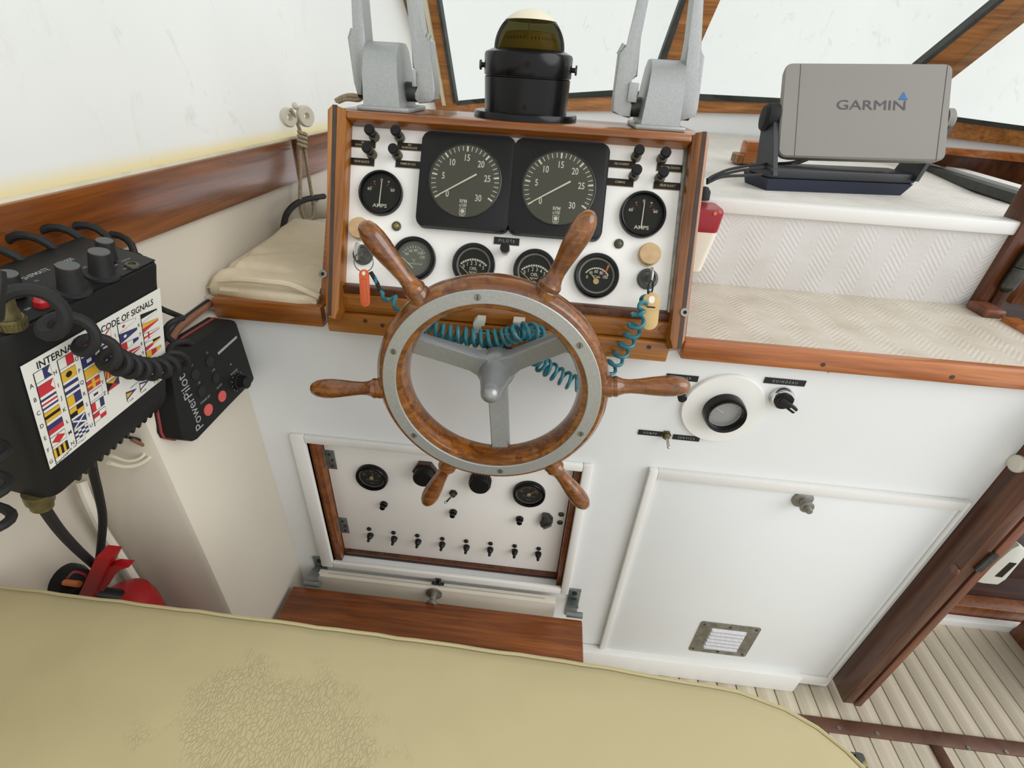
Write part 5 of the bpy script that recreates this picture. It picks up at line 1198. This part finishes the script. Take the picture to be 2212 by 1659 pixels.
F_ = {
 'A': lambda R_, P: (P([(.5, 0), (1, 0), (.78, .5), (1, 1), (.5, 1)], B_),), 'B': lambda R_, P: (P([(0, 0), (1, 0), (.78, .5), (1, 1), (0, 1)], Rr),),
 'C': lambda R_, P: (R_(0, 1, .82, 1, B_), R_(0, 1, 0, .18, B_), R_(0, 1, .4, .6, Rr)), 'D': lambda R_, P: (R_(0, 1, 0, 1, Yw), R_(0, 1, .34, .66, K_)),
 'E': lambda R_, P: (R_(0, 1, .5, 1, B_), R_(0, 1, 0, .5, Rr)), 'F': lambda R_, P: (P([(.5, .02), (.98, .5), (.5, .98), (.02, .5)], Rr),),
 'G': lambda R_, P: (R_(0, 1, 0, 1, Yw), R_(.17, .33, 0, 1, K_), R_(.5, .67, 0, 1, K_), R_(.83, 1, 0, 1, K_)),
 'H': lambda R_, P: (R_(.5, 1, 0, 1, Rr),), 'I': lambda R_, P: (R_(0, 1, 0, 1, Yw), P([(.5+.22*math.cos(a*.6283), .5+.3*math.sin(a*.6283)) for a in range(10)], K_)),
 'J': lambda R_, P: (R_(0, 1, .67, 1, B_), R_(0, 1, 0, .33, B_)), 'K': lambda R_, P: (R_(0, .5, 0, 1, Yw), R_(.5, 1, 0, 1, B_)),
 'L': lambda R_, P: (R_(0, .5, .5, 1, Yw), R_(.5, 1, .5, 1, K_), R_(0, .5, 0, .5, K_), R_(.5, 1, 0, .5, Yw)),
 'M': lambda R_, P: (R_(0, 1, 0, 1, B_), P([(0, .1), (.1, 0), (1, .9), (.9, 1)], Wt), P([(0, .9), (.9, 0), (1, .1), (.1, 1)], Wt)),
 'N': lambda R_, P: [R_(i*.25, i*.25+.25, j*.25, j*.25+.25, B_) for i in range(4) for j in range(4) if (i+j) % 2],
 'O': lambda R_, P: (P([(0, 0), (1, 0), (0, 1)], Yw), P([(1, 0), (1, 1), (0, 1)], Rr)), 'P': lambda R_, P: (R_(0, 1, 0, 1, B_), R_(.32, .68, .32, .68, Wt)),
 'Q': lambda R_, P: (R_(0, 1, 0, 1, Yw),), 'R': lambda R_, P: (R_(0, 1, 0, 1, Rr), R_(0, 1, .38, .62, Yw), R_(.38, .62, 0, 1, Yw)),
 'S': lambda R_, P: (R_(.32, .68, .36, .64, B_),), 'T': lambda R_, P: (R_(0, .33, 0, 1, Rr), R_(.67, 1, 0, 1, B_)),
 'U': lambda R_, P: (R_(0, .5, .5, 1, Rr), R_(.5, 1, 0, .5, Rr)), 'V': lambda R_, P: (P([(0, .1), (.1, 0), (1, .9), (.9, 1)], Rr), P([(0, .9), (.9, 0), (1, .1), (.1, 1)], Rr)),
 'W': lambda R_, P: (R_(0, 1, 0, 1, B_), R_(.2, .8, .2, .8, Wt), R_(.35, .65, .35, .65, Rr)), 'X': lambda R_, P: (R_(0, 1, .38, .62, B_), R_(.38, .62, 0, 1, B_)),
 'Y': lambda R_, P: [R_(0, 1, 0, 1, Yw)]+[P([(i*.25, 0), (i*.25+.12, 0), (i*.25+.24, 1), (i*.25+.12, 1)], Rr) for i in range(4)],
 'Z': lambda R_, P: (P([(0, 0), (.5, .5), (0, 1)], K_), P([(0, 1), (.5, .5), (1, 1)], Yw), P([(1, 1), (.5, .5), (1, 0)], B_), P([(0, 0), (.5, .5), (1, 0)], Rr)),
 '1': lambda R_, P: (P([(.3+.09*math.cos(a*.6283), .5+.2*math.sin(a*.6283)) for a in range(10)], Rr),), '2': lambda R_, P: (R_(0, 1, 0, 1, B_), P([(.3+.09*math.cos(a*.6283), .5+.2*math.sin(a*.6283)) for a in range(10)], Wt)),
 '3': lambda R_, P: (R_(0, .33, 0, 1, Rr), R_(.67, 1, 0, 1, B_)), '4': lambda R_, P: (R_(0, 1, 0, 1, Rr), R_(0, 1, .38, .62, Wt), R_(.2, .32, 0, 1, Wt)), '5': lambda R_, P: (R_(0, .5, 0, 1, Yw), R_(.5, 1, 0, 1, B_)),
 '6': lambda R_, P: (R_(0, 1, .5, 1, K_),), '7': lambda R_, P: (R_(0, 1, .5, 1, Yw), R_(0, 1, 0, .5, Rr)), '8': lambda R_, P: (R_(0, 1, .38, .62, Rr), R_(.25, .35, 0, 1, Rr)),
 '9': lambda R_, P: (R_(.5, 1, .5, 1, K_), R_(0, .5, 0, .5, Rr), R_(.5, 1, 0, .5, Yw)), '0': lambda R_, P: (R_(0, .33, 0, 1, Yw), R_(.33, .67, 0, 1, Rr), R_(.67, 1, 0, 1, Yw)),
}
# column starts measured on the sticker (pixels of the flag nearest the top and of the lowest one)
for chs, p0_, p1_, pen in (('ABCDEFG', (73, 818), (115, 982), False), ('HIJKLMN', (124, 789), (161, 943), False), ('OPQRSTU', (170, 760), (201, 905), False), ('VWXYZ', (210, 733), (230, 836), False), ('12345', (253, 711), (268, 793), True), ('67890', (303, 689), (315, 769), True)):
    u0, v0_ = S(*p0_); u1, v1_ = S(*p1_); n = len(chs)
    for i, ch in enumerate(chs):
        if ch in F_: flag(u0+(u1-u0)*i/(n-1), v0_+(v1_-v0_)*i/(n-1), ch, F_[ch], True, pen)
for s_, p_, tri in (('1 SUB', (272, 855), 0), ('2 SUB', (301, 835), 1), ('3 SUB', (331, 815), 2)):
    u, v_ = S(*p_); mb.text(s_, .0030, K_, u+.004, v_-.0085, zf, 0, .004); mb.box(u-.0007, u, v_-.007, v_+.005, zf, zf+.0001, K_)
    mb.poly([(u, v_-.005, zf+.00005), (u+.014, v_, zf+.00005), (u, v_+.005, zf+.00005)], B_ if tri < 2 else K_)
    mb.poly([(u, v_-.003, zf+.0001), (u+.008, v_, zf+.0001), (u, v_+.003, zf+.0001)], Yw if tri == 0 else Wt)
u, v_ = S(294, 826+6); mb.text('SUBSTITUTES', .0024, K_, *S(290, 830), zf)
u, v_ = S(136, 985); mb.text('Pennant', .0055, K_, u, v_, zf, .25); mb.text('GE. ITALY', .0032, K_, *S(170, 955), zf)
mb.build('flag_print', stk)
# controls on the upper face
def C(px, py): q = RI @ onP(px, py, RM @ V((0, BT+.0015, 0)), RM.to_3x3() @ YA); return q.x, q.z
def on_top(px, py, prof, mat, name, n=28, sub=None):
    x, z = C(px, py); m_ = MB(); m_.M = Matrix.Translation((x, BT+.0012, z)) @ Matrix.Rotation(-math.pi/2, 4, 'X'); m_.lathe(prof, mat, n); return m_.build(name, rd)
kprof = [(.0128, 0), (.0124, .002), (.0096, .003), (.0092, .004), (.0080, .021), (.0074, .0225)]
for px, py in ((157, 628), (222, 595)):
    k_ = on_top(px, py, kprof, 'charcoal', 'knob'); x, z = C(px, py); m_ = MB(); m_.M = Matrix.Translation((x, BT+.0012, z)) @ Matrix.Rotation(-math.pi/2, 4, 'X'); m_.cyl(0, 0, .0224, .0232, .0074, 'knob_grey', 24); m_.build('knob_cap', k_)
for px, py in ((232, 562), (28, 640)):
    k_ = on_top(px, py, [(r_*.85, z_*.85) for r_, z_ in kprof[2:]], 'charcoal', 'knob'); x, z = C(px, py); m_ = MB(); m_.M = Matrix.Translation((x, BT+.0012, z)) @ Matrix.Rotation(-math.pi/2, 4, 'X'); m_.cyl(0, 0, .0190, .0197, .0063, 'knob_grey', 24); m_.build('knob_cap', k_)
on_top(90, 660, [(.0050, 0), (.0048, .005), (.0035, .0065), (0, .007)], 'vinyl_red', 'red_button', 18)
on_top(286, 574, [(.0058, 0), (.0055, .002), (.0030, .0025), (.0028, .0012)], 'collar_olive', 'jack', 20)
m_ = MB(); x, z = C(40, 700)
for nm_, items in (('brand_lettering', (('SHIPMATE', (78, 592), .0062), ('RS 8000', (140, 566), .0062))), ('knob_lettering', (('TX', (80, 607), .003), ('DIM', (60, 668), .003), ('HI', (125, 652), .0034))), ('switch_lettering', (('LIM', (183, 578), .0034),)), ('jack_lettering', (('OFF', (251, 573), .003), ('WATCH', (272, 562), .0032), ('ON', (270, 581), .003)))):
    m_ = MB()
    for s_, p_, sz in items:
        u, w_ = C(*p_); m_.mesh(textmesh(s_, .006), 'print_grey', Matrix.Translation((u, BT+.0017, w_)) @ Matrix.Rotation(-math.pi/2, 4, 'X') @ Matrix.Diagonal((sz*.85, sz, sz, 1)))
    m_.build(nm_, ctl)
p = C(22, 704); m_ = MB(); m_.M = Matrix.Translation((p[0], BT+.0012, p[1])) @ Matrix.Rotation(-math.pi/2, 4, 'X')
m_.lathe([(.0092, 0), (.0092, .007), (.0085, .0085), (.0075, .0085), (.0070, .013), (.0062, .015), (.0062, .026), (.005, .028)], 'old_brass', 24); cn = m_.build('aerial_plug', rd)
for i in range(24):
    x, y = pol(.0092, i*15); m_ = MB(); m_.M = Matrix.Translation((p[0], BT+.0012, p[1])) @ Matrix.Rotation(-math.pi/2, 4, 'X') @ Matrix.Translation((x, y, 0)) @ Matrix.Rotation(math.radians(i*15), 4, 'Z'); m_.box(-.0003, .0006, -.0006, .0006, .001, .006, 'old_brass'); m_.build('knurl', cn)
# cable gland under the case
gq = RI @ onP(100, 1092, RM @ V((0, 0, -.014)), rn)
m_ = MB(); m_.M = Matrix.Translation((gq.x, BB+.006, -.018)) @ Matrix.Rotation(math.pi/2, 4, 'X'); m_.lathe([(.0110, 0), (.0105, .012), (.0085, .016), (.0085, .021), (.006, .023)], 'old_brass', 20); m_.build('cable_gland', rd)
# mounting bracket behind the case
m_ = MB(); m_.box(-BX_*.8, BX_*.8, -.02, .02, -DT-.030, -DT+.002, 'black_matte', .003); m_.build('mounting_bracket', rd)
# --- coiled microphone cord of the radio
def RP(px, py, d): return onP(px, py, RM @ V((0, 0, d)), rn)
cc = [RP(-60, 600, .03), RP(0, 640, .035), RP(60, 660, .034), RP(105, 685, .030), RP(150, 712, .026), RP(200, 743, .022), RP(245, 777, .018), RP(277, 790, .017), RP(310, 797, .016), RP(343, 796, .016), RP(372, 784, .012), RP(390, 758, .0), RP(384, 725, -.015), RP(372, 690, -.03), RP(362, 650, -.04)]
mb = MB(); pts = coilpts(cc, lambda f: .0125-.008*f if f < .42 else (.0088 if f < .72 else .0105), lambda f: .056-.04*f if f < .42 else (.0170 if f < .72 else .036), 18, 3.6)
mb.tube(pts, [.0044-.0010*min(1, i/len(pts)*2) for i in range(len(pts))], 'black_rubber', 9); solo('microphone_cord', 'thick black coiled cord looping across the flag sticker', 'cord', mb)
cc = [RP(-60, 600, -.085), RP(-10, 585, -.085), RP(50, 560, -.085), RP(110, 540, -.085), RP(165, 530, -.085), RP(215, 530, -.085), RP(262, 556, -.08), RP(285, 590, -.08)]
mb = MB(); pts = coilpts(cc, lambda f: .0185, lambda f: .030, 16, .6)
mb.tube(pts, .0036, 'black_rubber', 9); solo('microphone_cord', 'black coiled cord looping behind the radio knobs', 'cord', mb)
cc = [onX(-40, 940, -.40), onX(-34, 1030, -.40), onX(-26, 1100, -.40), onX(-30, 1180, -.40)]
mb = MB(); pts = coilpts(cc, lambda f: .0125, lambda f: .026, 16, .0)
mb.tube(pts, .0036, 'black_rubber', 9); solo('microphone_cord', 'black coiled cord hanging down beside the radio case', 'cord', mb)
# --- cables below the radio
HY = -.20
def cable(pts, r, mat, name, label, group=None): mb = MB(); mb.tube(smooth(pts, 7), r, mat, 9); return solo(name, label, 'cable', mb, None, group)
g0 = RM @ V((gq.x, BB-.014, -.018))
cable([g0, RP(128, 1145, -.03), RP(165, 1185, -.045), RP(205, 1222, -.06), RP(225, 1245, -.07)], .0048, 'black_rubber', 'radio_cable', 'black cable bending from the brass gland to the red handle')
cable([RP(196, 985, -.03), RP(203, 1025, -.04), RP(214, 1070, -.05), RP(222, 1120, -.06), RP(218, 1180, -.07), RP(212, 1222, -.07)], .0046, 'black_rubber', 'radio_cable', 'black cable hanging straight from the radio fins')
cable([onY(175, 1040, -.19), onY(192, 1085, -.198), onY(225, 1150, -.198), onY(262, 1205, -.198), onY(300, 1265, -.198), onY(345, 1330, -.198), onY(390, 1400, -.198)], .0062, 'pvc_white', 'white_conduit', 'white cable conduit running down the corner of the cream casing')
cable([RP(235, 1000, -.03), RP(268, 1008, -.028), RP(300, 1003, -.026), RP(325, 985, -.026), RP(334, 955, -.026), RP(331, 915, -.03), RP(326, 880, -.035)], .0026, 'wire_cream', 'thin_wire', 'cream wire looping widely below the radio fins')
cable([RP(240, 985, -.032), RP(275, 996, -.032), RP(305, 988, -.032), RP(320, 960, -.034), RP(318, 920, -.036)], .0022, 'wire_cream', 'thin_wire', 'second cream wire inside the wider cream loop')
cable([RP(285, 950, -.034), RP(318, 962, -.032), RP(346, 948, -.032), RP(360, 912, -.034), RP(350, 870, -.04)], .0022, 'wire_brown', 'thin_wire', 'brown wire looping between radio and autopilot box')
cable([RP(280, 945, -.036), RP(320, 952, -.035), RP(350, 935, -.034), RP(356, 900, -.036)], .0020, 'black_rubber', 'thin_wire', 'thin black wire beside the brown loop')
cable([onZ(476, 643, -.293), onZ(455, 656, -.295), onZ(430, 674, -.297), onZ(405, 694, -.297), onZ(385, 712, -.297), onZ(366, 742, -.297), onZ(340, 775, -.297)], .0042, 'wire_brown', 'cable_run', 'pinkish brown cable along the top of the cream casing', 'cables along the casing top')
cable([onZ(474, 637, -.290), onZ(445, 655, -.293), onZ(420, 673, -.295), onZ(390, 697, -.296), onZ(365, 728, -.296), onZ(335, 765, -.296)], .0036, 'black_rubber', 'cable_run', 'black cable along the top of the cream casing', 'cables along the casing top')
# --- fire extinguisher behind the cushion
ex = onY(235, 1270, -.245)
fe = thing('fire_extinguisher', 'red fire extinguisher with squeeze handle behind the cushion', 'fire extinguisher', FT((ex.x, ex.y, FZ))); i_ = fe.matrix_world.inverted()
def EP(px, py, d=0): return i_ @ onY(px, py, -.245-d*.5)
bc = EP(268, 1300); zt_ = EP(265, 1262).z-.026
mb = MB(); mb.M = Matrix.Translation((bc.x, bc.y, 0)); rb2 = .038
mb.lathe([(rb2*.9, 0), (rb2, .01), (rb2, zt_-.03), (rb2*.9, zt_-.012), (rb2*.6, zt_-.003), (.012, zt_)], 'vinyl_red', 36); mb.build('bottle', fe)
def bar(pts, w, th, mat, name):
    mb = MB(); R = []
    for i, p_ in enumerate(pts):
        p_ = V(p_); d = (V(pts[min(i+1, len(pts)-1)])-V(pts[max(i-1, 0)])).normalized(); n = XA; s2 = d.cross(n).normalized()
        R.append([p_-n*th-s2*w, p_+n*th-s2*w, p_+n*th+s2*w, p_-n*th+s2*w])
    mb.loft(R, mat); return mb.build(name, fe)
bar([EP(188, 1290, .05), EP(205, 1258, .05), EP(222, 1222, .05), EP(236, 1192, .05)], .009, .009, 'vinyl_red', 'upper_lever')
bar([EP(215, 1268, .045), EP(232, 1240, .045), EP(252, 1222, .045), EP(270, 1216, .045)], .005, .009, 'vinyl_red', 'lower_lever')
mb = MB(); p = EP(150, 1258, .02); mb.M = Matrix.Translation(p) @ Matrix.Rotation(math.pi/2, 4, 'Y') @ Matrix.Rotation(.2, 4, 'X'); mb.lathe([(.022, -.02), (.024, 0), (.021, .012), (.012, .016)], 'black_plastic', 24); mb.build('valve', fe)
mb = MB(); mb.tube(smooth([EP(146, 1248, .045), EP(160, 1236, .05), EP(182, 1240, .05), EP(192, 1254, .05)], 5), .0016, 'crimson', 7); mb.build('pin_ring', fe)
mb = MB(); mb.tube([EP(140, 1258, .048), EP(172, 1262, .052)], .004, 'needle_orange', 8); mb.build('seal', fe)
mb = MB(); mb.M = Matrix.Translation((0, 0, 0)); a = EP(200, 1285, .02); mb.tube([V((bc.x, bc.y, zt_-.01)), a], .012, 'black_plastic', 12); mb.build('neck', fe)

# =================================================================== HELM SEAT CUSHION
QZ = -.50
def QP(px, py): p = onZ(px, py, QZ); return (p.x, p.y)
front = [(-.602, (onZ(0, 1265, QZ)).y), QP(3, 1265.5), QP(300, 1303), QP(600, 1341), QP(900, 1381), QP(1260, 1432), QP(1430, 1462), QP(1600, 1492), QP(1700, 1530), QP(1770, 1572), QP(1830, 1618), QP(1872, 1660)]
lx, ly = front[-1]
outl = front + [(lx+.012, ly-.04), (lx+.016, ly-.12), (lx+.01, -1.05), (-.602, -1.05)]
seat = thing('seat_cushion', 'large olive beige vinyl seat cushion with piped edge', 'cushion', Matrix.Translation((0, -.7, QZ-.09)))
def dens(o, step=.02):
    r = []
    for a, b in zip(o, o[1:]+o[:1]):
        n = max(1, int(math.dist(a, b)/step)); r += [(a[0]+(b[0]-a[0])*i/n, a[1]+(b[1]-a[1])*i/n) for i in range(n)]
    return r
oo = dens(outl); i_ = seat.matrix_world.inverted(); cx_, cy_ = -.12, -.70
mb = MB(); R = []
def inset(d, z):
    r = []
    for x, y in oo:
        L = math.hypot(x-cx_, y-cy_); f = max(0.02, 1-d/L); wv = .0004*math.sin(x*70)+.0003*math.sin(x*131+1)
        r.append(i_ @ V((cx_+(x-cx_)*f, cy_+(y-cy_)*f+(wv if d < .02 else 0), z)))
    return r
for d, z in ((.006, QZ-.09), (.0, QZ-.085), (-.002, QZ-.05), (0, QZ-.006), (.004, QZ-.001), (.012, QZ+.0015), (.04, QZ+.005), (.10, QZ+.008), (.18, QZ+.009)): R.append(inset(d, z))
for f in (.4, .2, .02): R.append([i_ @ V((cx_+(x-cx_)*f, cy_+(y-cy_)*f, QZ+.009)) for x, y in oo])
mb.loft(R, 'vinyl_cushion'); cu = mb.build('cover', seat, sharp=70)
pp = inset(-.001, QZ-.0045); mb = MB(); mb.tube(pp+[pp[0]], .0022, 'vinyl_cushion', 7, False); mb.build('piping', seat)
pp = inset(-.0025, QZ-.010); mb = MB(); mb.tube(pp+[pp[0]], .0007, 'old_brass', 5, False); mb.build('seam', seat)
mb = MB(); mb.box(-.565, .22, -1.04, -.42, FZ, QZ-.09, 'white_paint', .004); tag(mb.build('seat_locker'), 'white seat locker under the olive beige cushion', 'locker')
p = onZ(1855, 1628, QZ-.02); mb = MB(); mb.M = FT((p.x+.004, p.y, QZ-.06)); mb.box(-.010, .008, -.006, .006, 0, .03, 'old_brass', .002); mb.cyl(0, 0, .03, .034, .004, 'dark_steel', 10); solo('snap_clip', 'small tarnished clip at the rounded corner of the cushion', 'clip', mb)
